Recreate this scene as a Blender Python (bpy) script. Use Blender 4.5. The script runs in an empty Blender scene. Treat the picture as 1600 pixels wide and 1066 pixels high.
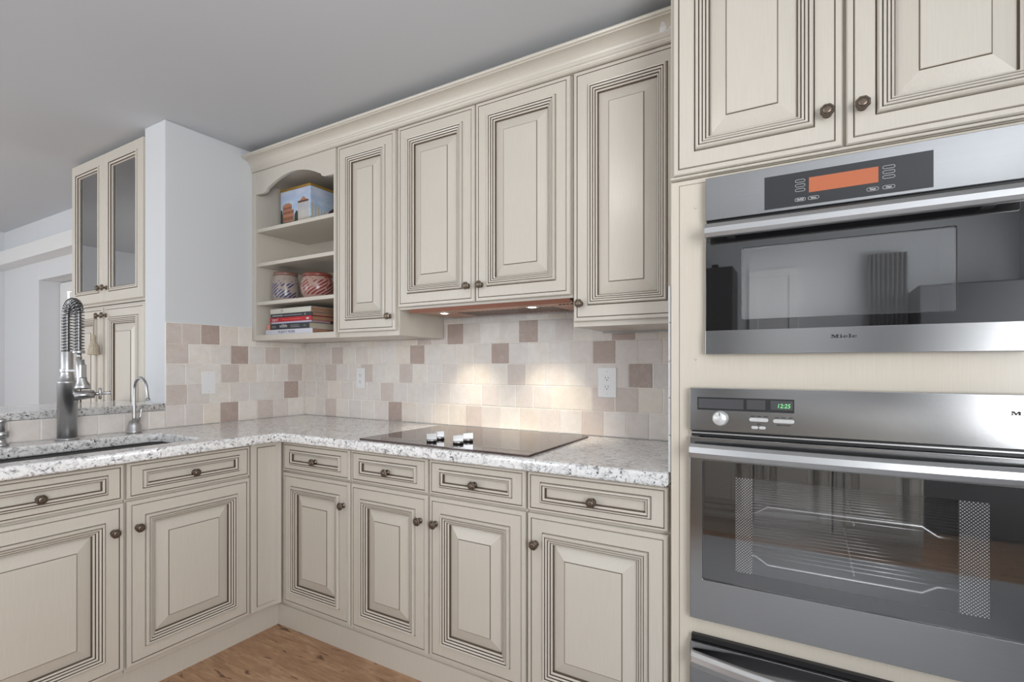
import bpy, bmesh, math, random
from mathutils import Vector, Matrix
random.seed(7)
SC = bpy.context.scene
COL = SC.collection
PI = math.pi

# ------------------------------------------------------------------ camera
cam = bpy.data.cameras.new('camera')
cam.sensor_fit = 'HORIZONTAL'; cam.sensor_width = 36.0
cam.lens = 795.6 / 1600 * 36.0
cam.shift_y = 38.0 / 1600
cam.clip_start = 0.05
camo = bpy.data.objects.new('camera', cam); COL.objects.link(camo)
camo.location = (2.7824, -2.1464, 1.2435)
camo.rotation_euler = (PI / 2, 0, 0.52812)
SC.camera = camo

# ------------------------------------------------------------------ world, exposure, daylight
w = bpy.data.worlds.new('world'); SC.world = w; w.use_nodes = True
w.node_tree.nodes['Background'].inputs[0].default_value = (0.86, 0.93, 1.0, 1)
w.node_tree.nodes['Background'].inputs[1].default_value = 1.6
SC.view_settings.view_transform = 'Standard'; SC.view_settings.look = 'None'
SC.view_settings.gamma = 1.0; SC.view_settings.use_curve_mapping = False
SC.view_settings.exposure = 0.0
SC.cycles.max_bounces = 10; SC.cycles.diffuse_bounces = 5; SC.cycles.glossy_bounces = 5
SC.cycles.transmission_bounces = 6; SC.cycles.transparent_max_bounces = 10
SC.cycles.sample_clamp_indirect = 6.0
SC.cycles.caustics_reflective = False; SC.cycles.caustics_refractive = False

def area(name, loc, rot, sx, sy, power, col=(1, 1, 1)):
    l = bpy.data.lights.new(name, 'AREA'); l.shape = 'RECTANGLE'; l.size = sx; l.size_y = sy
    l.energy = power; l.color = col
    o = bpy.data.objects.new(name, l); COL.objects.link(o); o.location = loc; o.rotation_euler = rot
    return o
# daylight entering through the window and the patio doors behind the camera and in the dining room
area('window_daylight', (1.15, -4.56, 1.45), (PI / 2 + 0.45, 0, 0), 1.7, 1.6, 9, (0.97, 0.99, 1))
area('doorway_daylight', (-1.9, -4.56, 1.3), (PI / 2 + 0.3, 0, 0), 2.6, 2.1, 52, (0.97, 0.99, 1))
area('side_window_daylight', (4.16, -3.2, 1.5), (PI / 2 + 0.35, 0, PI / 2), 2.0, 1.5, 100, (0.97, 0.99, 1))
area('patio_door_daylight', (-1.95, 0.35, 1.2), (PI / 2 + 0.5, 0, PI), 1.5, 1.9, 110, (0.97, 0.99, 1))

def point(name, loc, power, col, r):
    l = bpy.data.lights.new(name, 'POINT'); l.energy = power; l.color = col; l.shadow_soft_size = r
    o = bpy.data.objects.new(name, l); COL.objects.link(o); o.location = loc; return o
def spot(name, loc, target, power, col, ang, blend, r):
    l = bpy.data.lights.new(name, 'SPOT'); l.energy = power; l.color = col; l.shadow_soft_size = r
    l.spot_size = ang; l.spot_blend = blend
    o = bpy.data.objects.new(name, l); COL.objects.link(o); o.location = loc
    o.rotation_euler = (Vector(target) - Vector(loc)).to_track_quat('-Z', 'Y').to_euler(); return o
# ceiling lamp and hood lamps
point('ceiling_lamp_glow', (1.78, -1.62, 2.28), 6, (1, 0.98, 0.95), 0.11)
spot('hood_lamp_beam', (1.31, -0.25, 1.485), (1.33, -0.13, 0.93), 25, (1, 0.89, 0.70), 1.35, 1.0, 0.02)
spot('hood_lamp_beam', (1.78, -0.262, 1.485), (1.74, -0.13, 0.93), 29, (1, 0.89, 0.70), 1.35, 1.0, 0.02)

# ------------------------------------------------------------------ helpers
def tag(o, label=None, cat=None, group=None, kind=None):
    if label: o['label'] = label
    if cat: o['category'] = cat
    if group: o['group'] = group
    if kind: o['kind'] = kind
    return o
def thing(name, loc, label, cat, group=None):
    o = bpy.data.objects.new(name, None); COL.objects.link(o); o.location = loc
    o.empty_display_size = 0.05
    return tag(o, label, cat, group)
def wloc(o):
    v = Vector((0, 0, 0))
    while o is not None:
        v += Vector(o.location); o = o.parent
    return v
BACK = lambda y0: Matrix(((1, 0, 0, 0), (0, -1, 0, y0), (0, 0, 1, 0), (0, 0, 0, 1)))   # (s, t, z): s along +x, t towards the room
LEFT = lambda x0: Matrix(((0, 1, 0, x0), (1, 0, 0, 0), (0, 0, 1, 0), (0, 0, 0, 1)))    # (s, t, z): s along +y, t towards +x
ID = Matrix.Identity(4)

class MB:
    """collects shapes in world metres (after M) and links them as one mesh"""
    def __init__(s, M=ID): s.v = []; s.f = []; s.m = []; s.sm = []; s.M = M; s.cols = None
    def add(s, vs, fs, m=0, smooth=False):
        n = len(s.v); s.v += [s.M @ Vector(v) for v in vs]
        for k, f in enumerate(fs):
            s.f.append([n + i for i in f]); s.m.append(m[k] if isinstance(m, (list, tuple)) else m); s.sm.append(smooth)
        return s
    def box(s, x0, x1, y0, y1, z0, z1, m=0):
        return s.add([(x0, y0, z0), (x1, y0, z0), (x1, y1, z0), (x0, y1, z0), (x0, y0, z1), (x1, y0, z1), (x1, y1, z1), (x0, y1, z1)],
                     [(0, 3, 2, 1), (4, 5, 6, 7), (0, 1, 5, 4), (1, 2, 6, 5), (2, 3, 7, 6), (3, 0, 4, 7)], m)
    def rings(s, rs, mats, cap0=True, cap1=True, smooth=False):
        """rs: list of equal-length vertex loops; mats: material of each band (len-1) plus final cap"""
        n = len(rs[0]); vs = [p for r in rs for p in r]; fs = []; ms = []
        for k in range(len(rs) - 1):
            for i in range(n):
                j = (i + 1) % n
                fs.append((k * n + i, k * n + j, (k + 1) * n + j, (k + 1) * n + i)); ms.append(mats[k] if isinstance(mats, list) else mats)
        if cap0: fs.append(tuple(range(n))[::-1]); ms.append(mats[0] if isinstance(mats, list) else mats)
        if cap1: fs.append(tuple((len(rs) - 1) * n + i for i in range(n))); ms.append(mats[-1] if isinstance(mats, list) else mats)
        return s.add(vs, fs, ms, smooth)
    def lathe(s, prof, org, ax=2, seg=24, m=0, smooth=True, phase=0.0, cap=True):
        """prof: (radius, height) from start to end, around axis ax"""
        rs = []
        for r, h in prof:
            ring = []
            for i in range(seg):
                a = 2 * PI * i / seg + phase; c, d = r * math.cos(a), r * math.sin(a)
                p = [0, 0, 0]; p[ax] = h; p[(ax + 1) % 3] = c; p[(ax + 2) % 3] = d
                ring.append((org[0] + p[0], org[1] + p[1], org[2] + p[2]))
            rs.append(ring)
        return s.rings(rs, m, cap, cap, smooth)
    def tube(s, pts, r, seg=12, m=0, cap=True):
        pts = [Vector(p) for p in pts]; rs = []
        n0 = None
        for i, p in enumerate(pts):
            a = pts[max(i - 1, 0)]; b = pts[min(i + 1, len(pts) - 1)]
            t = (b - a).normalized()
            if n0 is None:
                n0 = t.orthogonal().normalized()
            n0 = (n0 - t * n0.dot(t)).normalized(); bn = t.cross(n0)
            rr = r[i] if isinstance(r, (list, tuple)) else r
            rs.append([tuple(p + n0 * rr * math.cos(2 * PI * k / seg) + bn * rr * math.sin(2 * PI * k / seg)) for k in range(seg)])
        return s.rings(rs, m, cap, cap, True)
    def extrude(s, poly, axis, a, b, m=0, smooth=False):
        """poly: 2-D loop in the two axes other than axis, in order"""
        def P(q, h):
            p = [0, 0, 0]; o = [i for i in range(3) if i != axis]; p[axis] = h; p[o[0]] = q[0]; p[o[1]] = q[1]; return tuple(p)
        return s.rings([[P(q, a) for q in poly], [P(q, b) for q in poly]], m, True, True, smooth)
    def build(s, name, mats, parent=None, bevel=0, seg=2, recalc=True, angle=40):
        if not isinstance(mats, (list, tuple)): mats = [mats]
        off = wloc(parent) if parent else Vector((0, 0, 0))
        me = bpy.data.meshes.new(name)
        me.from_pydata([tuple(v - off) for v in s.v], [], s.f)
        for mm in mats: me.materials.append(mm)
        me.polygons.foreach_set('material_index', s.m); me.polygons.foreach_set('use_smooth', s.sm)
        if recalc:
            bm = bmesh.new(); bm.from_mesh(me); bmesh.ops.recalc_face_normals(bm, faces=bm.faces); bm.to_mesh(me); bm.free()
        if s.cols:
            at = me.color_attributes.new('tint', 'FLOAT_COLOR', 'CORNER')
            k = 0
            for p in me.polygons:
                c = s.cols[p.index]
                for _ in p.loop_indices: at.data[_].color = (c[0], c[1], c[2], 1)
        me.update()
        o = bpy.data.objects.new(name, me); COL.objects.link(o)
        if parent: o.parent = parent
        if bevel:
            b = o.modifiers.new('bevel', 'BEVEL'); b.width = bevel; b.segments = seg; b.limit_method = 'ANGLE'; b.angle_limit = math.radians(angle)
        return o

def slab(name, outer, holes, t0, t1, mat, parent=None, M=ID, bevel=0.004, res=3, axis='z'):
    """flat slab with holes; outline in (a, b); thickness t0..t1 along the third direction.
    axis 'z': (a, b, t) -> (a, b, t); axis 'y': (a, b, t) -> (a, t, b) before M"""
    cu = bpy.data.curves.new(name, 'CURVE'); cu.dimensions = '2D'; cu.fill_mode = 'BOTH'
    for loop in [outer] + holes:
        sp = cu.splines.new('POLY'); sp.points.add(len(loop) - 1); sp.use_cyclic_u = True
        for p, q in zip(sp.points, loop): p.co = (q[0], q[1], 0, 1)
    h = (t1 - t0) / 2
    cu.extrude = h - bevel; cu.bevel_depth = bevel; cu.bevel_resolution = res; cu.offset = -bevel
    tmp = bpy.data.objects.new('tmp', cu); COL.objects.link(tmp)
    bpy.context.view_layer.update()
    me = bpy.data.meshes.new_from_object(tmp.evaluated_get(bpy.context.evaluated_depsgraph_get()))
    bpy.data.objects.remove(tmp); bpy.data.curves.remove(cu)
    off = wloc(parent) if parent else Vector((0, 0, 0))
    for v in me.vertices:
        c = v.co
        p = Vector((c.x, c.y, (t0 + t1) / 2 + c.z)) if axis == 'z' else Vector((c.x, (t0 + t1) / 2 + c.z, c.y))
        v.co = (M @ p) - off
    bm = bmesh.new(); bm.from_mesh(me); bmesh.ops.remove_doubles(bm, verts=bm.verts, dist=0.00002); bmesh.ops.recalc_face_normals(bm, faces=bm.faces); bm.to_mesh(me); bm.free()
    me.materials.clear(); me.materials.append(mat); me.name = name
    o = bpy.data.objects.new(name, me); COL.objects.link(o)
    if parent: o.parent = parent
    return o

def rect(a0, a1, b0, b1, r=0, n=5):
    if r <= 0: return [(a0, b0), (a1, b0), (a1, b1), (a0, b1)]
    out = []
    for cx, cy, st in ((a1 - r, b0 + r, -90), (a1 - r, b1 - r, 0), (a0 + r, b1 - r, 90), (a0 + r, b0 + r, 180)):
        for k in range(n + 1):
            a = math.radians(st + 90 * k / n); out.append((cx + r * math.cos(a), cy + r * math.sin(a)))
    return out

def text(name, body, size, loc, mat, parent, rot=(PI / 2, 0, 0), sx=1.0, bold=0.0, align='LEFT', extrude=0.0004, shear=0):
    cu = bpy.data.curves.new(name, 'FONT'); cu.body = body; cu.size = size; cu.extrude = extrude; cu.offset = bold
    cu.align_x = align; cu.resolution_u = 3; cu.shear = shear
    tmp = bpy.data.objects.new('tmp', cu); COL.objects.link(tmp)
    bpy.context.view_layer.update()
    me = bpy.data.meshes.new_from_object(tmp.evaluated_get(bpy.context.evaluated_depsgraph_get()))
    bpy.data.objects.remove(tmp); bpy.data.curves.remove(cu)
    R = Matrix.Rotation(rot[2], 4, 'Z') @ Matrix.Rotation(rot[1], 4, 'Y') @ Matrix.Rotation(rot[0], 4, 'X')
    off = wloc(parent)
    for v in me.vertices:
        v.co = R @ Vector((v.co.x * sx, v.co.y, v.co.z)) + Vector(loc) - off
    me.materials.clear(); me.materials.append(mat); me.name = name
    o = bpy.data.objects.new(name, me); COL.objects.link(o); o.parent = parent
    return o

def wordmark(x0, z0, h, y, parent):
    """heavy extended slab-serif maker's name, x0 = left edge, z0 = base line, h = cap height"""
    mb = MB(); u = h
    def poly(pts, dx):
        mb.extrude([(x0 + (dx + a) * u, z0 + b * u) for a, b in pts], 1, y - 0.0004, y)
    def bx(a, b, c, d, dx): poly([(a, c), (b, c), (b, d), (a, d)], dx)
    # M
    bx(0.0, 0.62, 0.0, 0.16, 0); bx(0.0, 0.75, 0.84, 1.0, 0); bx(0.20, 0.40, 0.1, 0.9, 0)
    bx(1.22, 2.05, 0.0, 0.16, 0); bx(1.35, 2.05, 0.84, 1.0, 0); bx(1.42, 1.84, 0.1, 0.9, 0)
    poly([(0.20, 0.95), (0.72, 1.0), (1.10, 0.30), (0.90, 0.02)], 0); poly([(1.42, 1.0), (1.62, 0.95), (1.05, 0.02), (0.85, 0.05), (0.80, 0.2)], 0)
    # i
    bx(0.0, 0.75, 0.0, 0.14, 2.22); bx(0.18, 0.58, 0.05, 0.70, 2.22); bx(0.02, 0.5, 0.58, 0.72, 2.22); bx(0.2, 0.56, 0.84, 1.04, 2.22)
    def e(dx):
        n = 20; ring = []
        for k in range(n + 1):
            a = math.radians(330 - 300 * k / n) if False else math.radians(10 + 312 * k / n)
            ring.append(((0.60 + 0.60 * math.cos(a), 0.36 + 0.38 * math.sin(a)), (0.66 + 0.25 * math.cos(a), 0.36 + 0.26 * math.sin(a))))
        for (o1, i1), (o2, i2) in zip(ring, ring[1:]): poly([o1, o2, i2, i1], dx)
        bx(0.25, 1.19, 0.34, 0.44, dx)
    e(3.08)
    # l
    bx(0.0, 0.82, 0.0, 0.14, 4.42); bx(0.2, 0.62, 0.05, 1.08, 4.42); bx(0.02, 0.5, 0.96, 1.10, 4.42)
    e(5.36)
    return mb.build('lettering', M_PRINT, parent)

# ------------------------------------------------------------------ materials
class NT:
    def __init__(s, name):
        s.m = bpy.data.materials.new(name); s.m.use_nodes = True; s.t = s.m.node_tree; s.n = s.t.nodes
        s.b = s.n['Principled BSDF']; s.out = s.n['Material Output']
    def node(s, ty, **k):
        n = s.n.new(ty)
        for a, b in k.items(): setattr(n, a, b)
        return n
    def link(s, a, b): s.t.links.new(a, b)
    def coord(s, scale=(1, 1, 1), rot=(0, 0, 0), kind='Object'):
        tc = s.node('ShaderNodeTexCoord'); mp = s.node('ShaderNodeMapping')
        s.link(tc.outputs[kind], mp.inputs[0]); mp.inputs['Scale'].default_value = scale; mp.inputs['Rotation'].default_value = rot
        return mp.outputs[0]
    def noise(s, vec, scale, detail=4, rough=0.5, dist=0.0):
        n = s.node('ShaderNodeTexNoise'); s.link(vec, n.inputs['Vector']); n.inputs['Scale'].default_value = scale
        n.inputs['Detail'].default_value = detail; n.inputs['Roughness'].default_value = rough; n.inputs['Distortion'].default_value = dist
        return n.outputs['Fac']
    def ramp(s, fac, stops, interp='LINEAR'):
        r = s.node('ShaderNodeValToRGB'); s.link(fac, r.inputs[0]); cr = r.color_ramp; cr.interpolation = interp
        while len(cr.elements) < len(stops): cr.elements.new(0.5)
        for e, (p, c) in zip(cr.elements, stops):
            e.position = p; e.color = (c, c, c, 1) if isinstance(c, (int, float)) else (*c, 1)
        return r.outputs[0]
    def mix(s, fac, a, b, mode='MIX'):
        n = s.node('ShaderNodeMix', data_type='RGBA', blend_type=mode)
        for sock, v in ((n.inputs[0], fac), (n.inputs[6], a), (n.inputs[7], b)):
            if isinstance(v, (int, float)): sock.default_value = v
            elif isinstance(v, tuple): sock.default_value = (*v, 1)
            else: s.link(v, sock)
        return n.outputs[2]
    def bump(s, h, strength=0.2, dist=0.001):
        n = s.node('ShaderNodeBump'); n.inputs['Strength'].default_value = strength; n.inputs['Distance'].default_value = dist
        s.link(h, n.inputs['Height']); s.link(n.outputs[0], s.b.inputs['Normal'])
    def set(s, **k):
        nm = {'rough': 'Roughness', 'metal': 'Metallic', 'spec': 'Specular IOR Level', 'coat': 'Coat Weight', 'coatr': 'Coat Roughness', 'aniso': 'Anisotropic', 'trans': 'Transmission Weight', 'ior': 'IOR', 'alpha': 'Alpha'}
        for a, b in k.items():
            if a == 'col':
                if isinstance(b, tuple): s.b.inputs['Base Color'].default_value = (*b, 1)
                else: s.link(b, s.b.inputs['Base Color'])
            else: s.b.inputs[nm[a]].default_value = b
        return s

def srgb(r, g, b):
    f = lambda c: (c / 255 / 12.92) if c / 255 <= 0.04045 else ((c / 255 + 0.055) / 1.055) ** 2.4
    return (f(r), f(g), f(b))
def plain(name, col, **k):
    return NT(name).set(col=col, **k).m
def emis(name, col, strength):
    n = NT(name); n.set(col=(0, 0, 0)); n.b.inputs['Emission Color'].default_value = (*col, 1); n.b.inputs['Emission Strength'].default_value = strength
    return n.m

def mat_paint(name, c, vert=True):
    n = NT(name); v = n.coord((60, 60, 2.0)); f = n.noise(v, 5, 3, 0.6); g = n.noise(n.coord((1, 1, 1)), 2.2, 2)
    col = n.mix(n.ramp(f, [(0.3, 0.0), (0.7, 1.0)]), tuple(x * 0.965 for x in c), tuple(min(1, x * 1.025) for x in c))
    col = n.mix(n.ramp(g, [(0.3, 0.0), (0.75, 0.25)]), col, tuple(x * 0.85 for x in c))
    n.set(col=col, rough=0.27, spec=0.5); n.bump(f, 0.04, 0.0006); return n.m
CREAM = srgb(205, 198, 187)
M_PAINT = mat_paint('cream_cabinet_paint', CREAM)
M_PAINT2 = mat_paint('warm_cream_panel', srgb(210, 201, 187))
M_GLAZE = plain('brown_glaze', srgb(98, 84, 70), rough=0.5)
M_GLAZE2 = plain('soft_glaze', srgb(150, 138, 120), rough=0.5)
M_INSIDE = plain('cabinet_interior', srgb(190, 180, 162), rough=0.5)

def mat_wall(name, c, r=0.6):
    n = NT(name); f = n.noise(n.coord(), 160, 3); g = n.noise(n.coord(), 1.5, 2)
    n.set(col=n.mix(g, tuple(x * 0.97 for x in c), c), rough=r, spec=0.3); n.bump(f, 0.08, 0.0006); return n.m
M_WALL = mat_wall('white_wall_paint', srgb(212, 214, 217))
M_CEIL = mat_wall('ceiling_paint', srgb(203, 206, 210), 0.8)
M_WHITE = plain('white_plastic', srgb(232, 231, 232), rough=0.3)
M_TRIM = plain('white_trim_paint', srgb(222, 222, 222), rough=0.35)

def mat_tile():
    n = NT('tumbled_stone_tile'); a = n.node('ShaderNodeVertexColor', layer_name='tint')
    f = n.noise(n.coord(), 22, 6, 0.65, 0.6); g = n.noise(n.coord(), 9, 3, 0.5, 2.0)
    col = n.mix(n.ramp(f, [(0.3, 0.0), (0.72, 1.0)]), n.mix(1.0, a.outputs[0], (0.90, 0.87, 0.83), 'MULTIPLY'), a.outputs[0])
    vein = n.ramp(g, [(0.47, 0.0), (0.5, 0.5), (0.53, 0.0)])
    col = n.mix(n.mix(1.0, vein, (0.2, 0.2, 0.2), 'MULTIPLY'), col, (0.86, 0.80, 0.74), 'MIX')
    n.set(col=col, rough=0.42, spec=0.4); n.bump(f, 0.2, 0.0012); return n.m
M_TILE = mat_tile()
M_GROUT = mat_wall('cream_grout', srgb(240, 236, 230), 0.85)

def mat_granite():
    n = NT('speckled_quartz'); v = n.coord((1, 1, 1))
    a = n.noise(n.coord((1, 1.3, 1.6), (0.3, 0.2, 0.7)), 38, 8, 0.72, 0.8)
    b = n.noise(v, 100, 6, 0.7, 0.5); c = n.noise(v, 14, 5, 0.6, 1.2)
    col = n.ramp(a, [(0.31, srgb(124, 121, 124)), (0.40, srgb(190, 188, 190)), (0.47, srgb(234, 233, 232)), (0.64, srgb(248, 247, 246)), (0.75, srgb(228, 224, 222))])
    dark = n.ramp(b, [(0.40, 1.0), (0.455, 0.0)])
    veil = n.ramp(c, [(0.42, 0.0), (0.54, 0.95)])
    col = n.mix(n.mix(1.0, dark, veil, 'MULTIPLY'), col, srgb(66, 66, 74))
    tan = n.ramp(n.noise(v, 14, 4, 0.6, 0.4), [(0.6, 0.0), (0.72, 0.3)])
    col = n.mix(tan, col, srgb(160, 148, 140))
    n.set(col=col, rough=0.12, spec=0.5); return n.m
M_GRANITE = mat_granite()

def mat_floor():
    n = NT('oak_plank_floor')
    br = n.node('ShaderNodeTexBrick'); v = n.coord((1, 1, 1))
    n.link(v, br.inputs['Vector']); br.inputs['Scale'].default_value = 1.0
    br.inputs['Brick Width'].default_value = 1.25; br.inputs['Row Height'].default_value = 0.185; br.inputs['Mortar Size'].default_value = 0.0012
    br.inputs['Color1'].default_value = (0.35, 0.35, 0.35, 1); br.inputs['Color2'].default_value = (0.75, 0.75, 0.75, 1); br.inputs['Mortar'].default_value = (0, 0, 0, 1); br.inputs['Mortar Smooth'].default_value = 0.1
    grain = n.noise(n.coord((1.2, 11, 1)), 7, 7, 0.62, 1.1); big = n.noise(n.coord((1.0, 3.2, 1)), 3.5, 4, 0.55, 1.5)
    col = n.ramp(grain, [(0.28, srgb(148, 112, 84)), (0.5, srgb(186, 148, 116)), (0.72, srgb(204, 170, 138))])
    col = n.mix(n.ramp(big, [(0.4, 0.0), (0.65, 0.5)]), col, srgb(150, 112, 84))
    knots = n.ramp(n.noise(n.coord((2.6, 9, 1)), 3.4, 3, 0.5, 0.9), [(0.63, 0.0), (0.69, 0.85)])
    col = n.mix(knots, col, srgb(84, 56, 40))
    col = n.mix(1.0, col, n.mix(0.22, (1, 1, 1), br.outputs['Color']), 'MULTIPLY')
    n.set(col=col, rough=0.42, spec=0.35); n.bump(grain, 0.1, 0.0008); return n.m
M_FLOOR = mat_floor()

def mat_steel(name, c=0.38, r=0.17, vert=True, tint=(1, 1, 1.01)):
    n = NT(name); f = n.noise(n.coord((3, 3, 260) if vert else (260, 260, 3)), 2.0, 3, 0.6)
    cc = n.mix(f, tuple(c * 0.93 * t for t in tint), tuple(c * 1.05 * t for t in tint))
    n.set(col=cc, metal=1.0, rough=r, aniso=0.4); n.bump(f, 0.03, 0.0003); return n.m
M_STEEL = mat_steel('brushed_stainless')
M_HANDLE = mat_steel('handle_stainless', 0.55, 0.33)
M_NICKEL = mat_steel('brushed_nickel', 0.50, 0.32, False)
M_SPRING = plain('spring_steel', (0.30, 0.30, 0.305), metal=1.0, rough=0.22)
M_NICKELD = plain('dark_nickel', (0.2, 0.2, 0.205), metal=1.0, rough=0.3)
M_SINK = mat_steel('sink_stainless', 0.20, 0.35, False)
M_BRONZE = plain('aged_pewter_bronze', srgb(118, 106, 94), metal=0.85, rough=0.36)
M_BRONZED = plain('dark_bronze_recess', srgb(62, 54, 46), metal=0.8, rough=0.45)
M_BLACK = plain('black_gap', (0.008, 0.008, 0.009), rough=0.4)
M_PANELB = plain('black_control_glass', (0.030, 0.031, 0.034), rough=0.18)
M_BTN = plain('light_button', srgb(214, 214, 214), rough=0.3, metal=0.3)
M_PRINT = plain('dark_print', srgb(30, 30, 32), rough=0.5)
M_PRINTW = plain('light_print', srgb(200, 200, 200), rough=0.5)
M_ORANGE = emis('orange_lcd', srgb(226, 128, 86), 0.72)
M_GREEN = emis('green_led', srgb(140, 240, 160), 1.2)
M_LCD = plain('grey_lcd', (0.07, 0.07, 0.075), rough=0.3)
M_COPPER = mat_steel('steel_with_cooktop_reflection', 0.62, 0.38, True, (0.86, 0.52, 0.38))  # stainless hood; warm cooktop reflection put into the tint
M_HOODLIP = plain('hood_front_lip', srgb(110, 72, 58), metal=0.7, rough=0.4)
M_HOT = emis('hot_lamp', (1.0, 0.9, 0.72), 30)
M_OPAL = emis('opal_shade', (1.0, 0.95, 0.88), 4.5)
M_CURT = plain('grey_curtain_cloth', srgb(150, 150, 150), rough=0.9)
M_DARKW = plain('dark_cabinet_wood', srgb(56, 52, 50), rough=0.4)

def mat_glass(name, tint, gloss_r, see, dark=(0.01, 0.01, 0.011), ior=1.5, fmin=0.0):
    """coated pane: mirror-like reflection over a part clear, part dark film"""
    n = NT(name); n.n.remove(n.b)
    gl = n.node('ShaderNodeBsdfGlossy'); gl.inputs['Roughness'].default_value = gloss_r; gl.inputs['Color'].default_value = (1, 1, 1, 1)
    tr = n.node('ShaderNodeBsdfTransparent'); tr.inputs[0].default_value = (*tint, 1)
    di = n.node('ShaderNodeBsdfDiffuse'); di.inputs[0].default_value = (*dark, 1)
    m1 = n.node('ShaderNodeMixShader'); m1.inputs[0].default_value = see; n.link(di.outputs[0], m1.inputs[1]); n.link(tr.outputs[0], m1.inputs[2])
    fr = n.node('ShaderNodeFresnel'); fr.inputs[0].default_value = ior
    mx = n.node('ShaderNodeMath', operation='MAXIMUM'); n.link(fr.outputs[0], mx.inputs[0]); mx.inputs[1].default_value = fmin
    m2 = n.node('ShaderNodeMixShader'); n.link(mx.outputs[0], m2.inputs[0]); n.link(m1.outputs[0], m2.inputs[1]); n.link(gl.outputs[0], m2.inputs[2])
    n.link(m2.outputs[0], n.out.inputs[0]); return n.m
M_OVENGLASS = mat_glass('dark_oven_glass', (0.98, 0.98, 0.985), 0.02, 0.97, fmin=0.10)
M_BLACKGLASS = mat_glass('black_oven_glass', (0.5, 0.5, 0.5), 0.02, 0.0, fmin=0.13)
M_PANE = mat_glass('cabinet_glass', (0.88, 0.94, 0.95), 0.0, 1.0, fmin=0.45)
M_CLEAR = mat_glass('clear_glass', (0.93, 0.95, 0.95), 0.0, 1.0, fmin=0.05)
M_SHELFG = mat_glass('glass_shelf_edge', (0.55, 0.68, 0.66), 0.02, 0.8, fmin=0.05, dark=(0.1, 0.16, 0.15))
M_BOTTLE = mat_glass('green_bottle_glass', (0.18, 0.26, 0.12), 0.03, 0.75, fmin=0.05, dark=(0.03, 0.05, 0.02))
M_COOK = mat_glass('brown_ceramic_glass', (0.2, 0.12, 0.1), 0.035, 0.0, dark=srgb(60, 41, 35), ior=1.6, fmin=0.12)
M_COOKRIM = plain('dark_red_rim', srgb(74, 38, 34), rough=0.3)

def mat_dots(name):
    n = NT(name); tc = n.node('ShaderNodeTexCoord'); sx = n.node('ShaderNodeSeparateXYZ'); cb = n.node('ShaderNodeCombineXYZ')
    n.link(tc.outputs['Object'], sx.inputs[0]); n.link(sx.outputs[0], cb.inputs[0]); n.link(sx.outputs[2], cb.inputs[1])
    mp = n.node('ShaderNodeMapping'); mp.inputs['Rotation'].default_value = (0, 0, PI / 4); n.link(cb.outputs[0], mp.inputs[0])
    vo = n.node('ShaderNodeTexVoronoi', feature='F1', voronoi_dimensions='2D'); n.link(mp.outputs[0], vo.inputs['Vector']); vo.inputs['Scale'].default_value = 190; vo.inputs['Randomness'].default_value = 0.0
    n.set(col=n.ramp(vo.outputs['Distance'], [(0.26, 0.9), (0.32, 0.05)]), rough=0.4); return n.m
M_DOTS = mat_dots('perforated_screen')
M_CAVITY = plain('grey_oven_enamel', (0.62, 0.62, 0.625), rough=0.35)
M_CAVLIGHT = plain('light_oven_liner', (0.7, 0.7, 0.7), rough=0.4)
M_CHROME = plain('chrome_wire', (0.85, 0.85, 0.85), metal=0.7, rough=0.35)

# ------------------------------------------------------------------ doors, drawers, knobs
# rings of a raised-panel front: (inset_s, inset_z, height, material of the band leading to this ring)
DOOR = [(0.000, 0.000, -0.019, 0), (0.000, 0.000, -0.006, 0), (0.003, 0.003, -0.002, 0), (0.014, 0.014, -0.0015, 0), (0.0145, 0.0145, -0.0035, 1),
        (0.0165, 0.0165, -0.0035, 1), (0.018, 0.018, 0.0, 0), (0.058, 0.058, 0.0, 0), (0.0585, 0.0585, -0.0025, 1), (0.0605, 0.0605, -0.002, 1),
        (0.062, 0.062, 0.005, 0), (0.065, 0.065, 0.0075, 0), (0.070, 0.070, 0.0065, 0), (0.0708, 0.0708, 0.0035, 1), (0.0725, 0.0725, 0.0035, 1),
        (0.0735, 0.0735, 0.0060, 0), (0.079, 0.079, 0.0045, 0), (0.0797, 0.0797, 0.0015, 1), (0.0812, 0.0812, 0.0012, 1), (0.082, 0.082, 0.0030, 0),
        (0.087, 0.087, 0.0015, 0), (0.0877, 0.0877, -0.0020, 1), (0.0892, 0.0892, -0.0025, 1), (0.090, 0.090, -0.0005, 0), (0.095, 0.095, -0.003, 0),
        (0.0955, 0.0955, -0.0085, 1), (0.098, 0.098, -0.0090, 1), (0.140, 0.140, -0.0005, 0), (0.1405, 0.1405, 0.0006, 1), (0.1420, 0.1420, 0.0012, 1),
        (0.1435, 0.1435, 0.0022, 0)]
DRAWER = [(0.000, 0.000, -0.019, 0), (0.000, 0.000, -0.006, 0), (0.003, 0.003, -0.002, 0), (0.011, 0.009, -0.0015, 0), (0.0115, 0.0095, -0.0035, 1),
          (0.0135, 0.0115, -0.0035, 1), (0.015, 0.013, 0.0, 0), (0.050, 0.031, 0.0, 0), (0.0505, 0.0315, -0.0025, 1), (0.0525, 0.0335, -0.002, 1),
          (0.054, 0.035, 0.0045, 0), (0.059, 0.040, 0.0055, 0), (0.0597, 0.0407, 0.0025, 1), (0.0612, 0.0422, 0.0022, 1), (0.062, 0.043, 0.0040, 0),
          (0.068, 0.049, 0.0015, 0), (0.0685, 0.0495, -0.0050, 1), (0.071, 0.052, -0.0055, 1), (0.0725, 0.0535, -0.0050, 0)]
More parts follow.
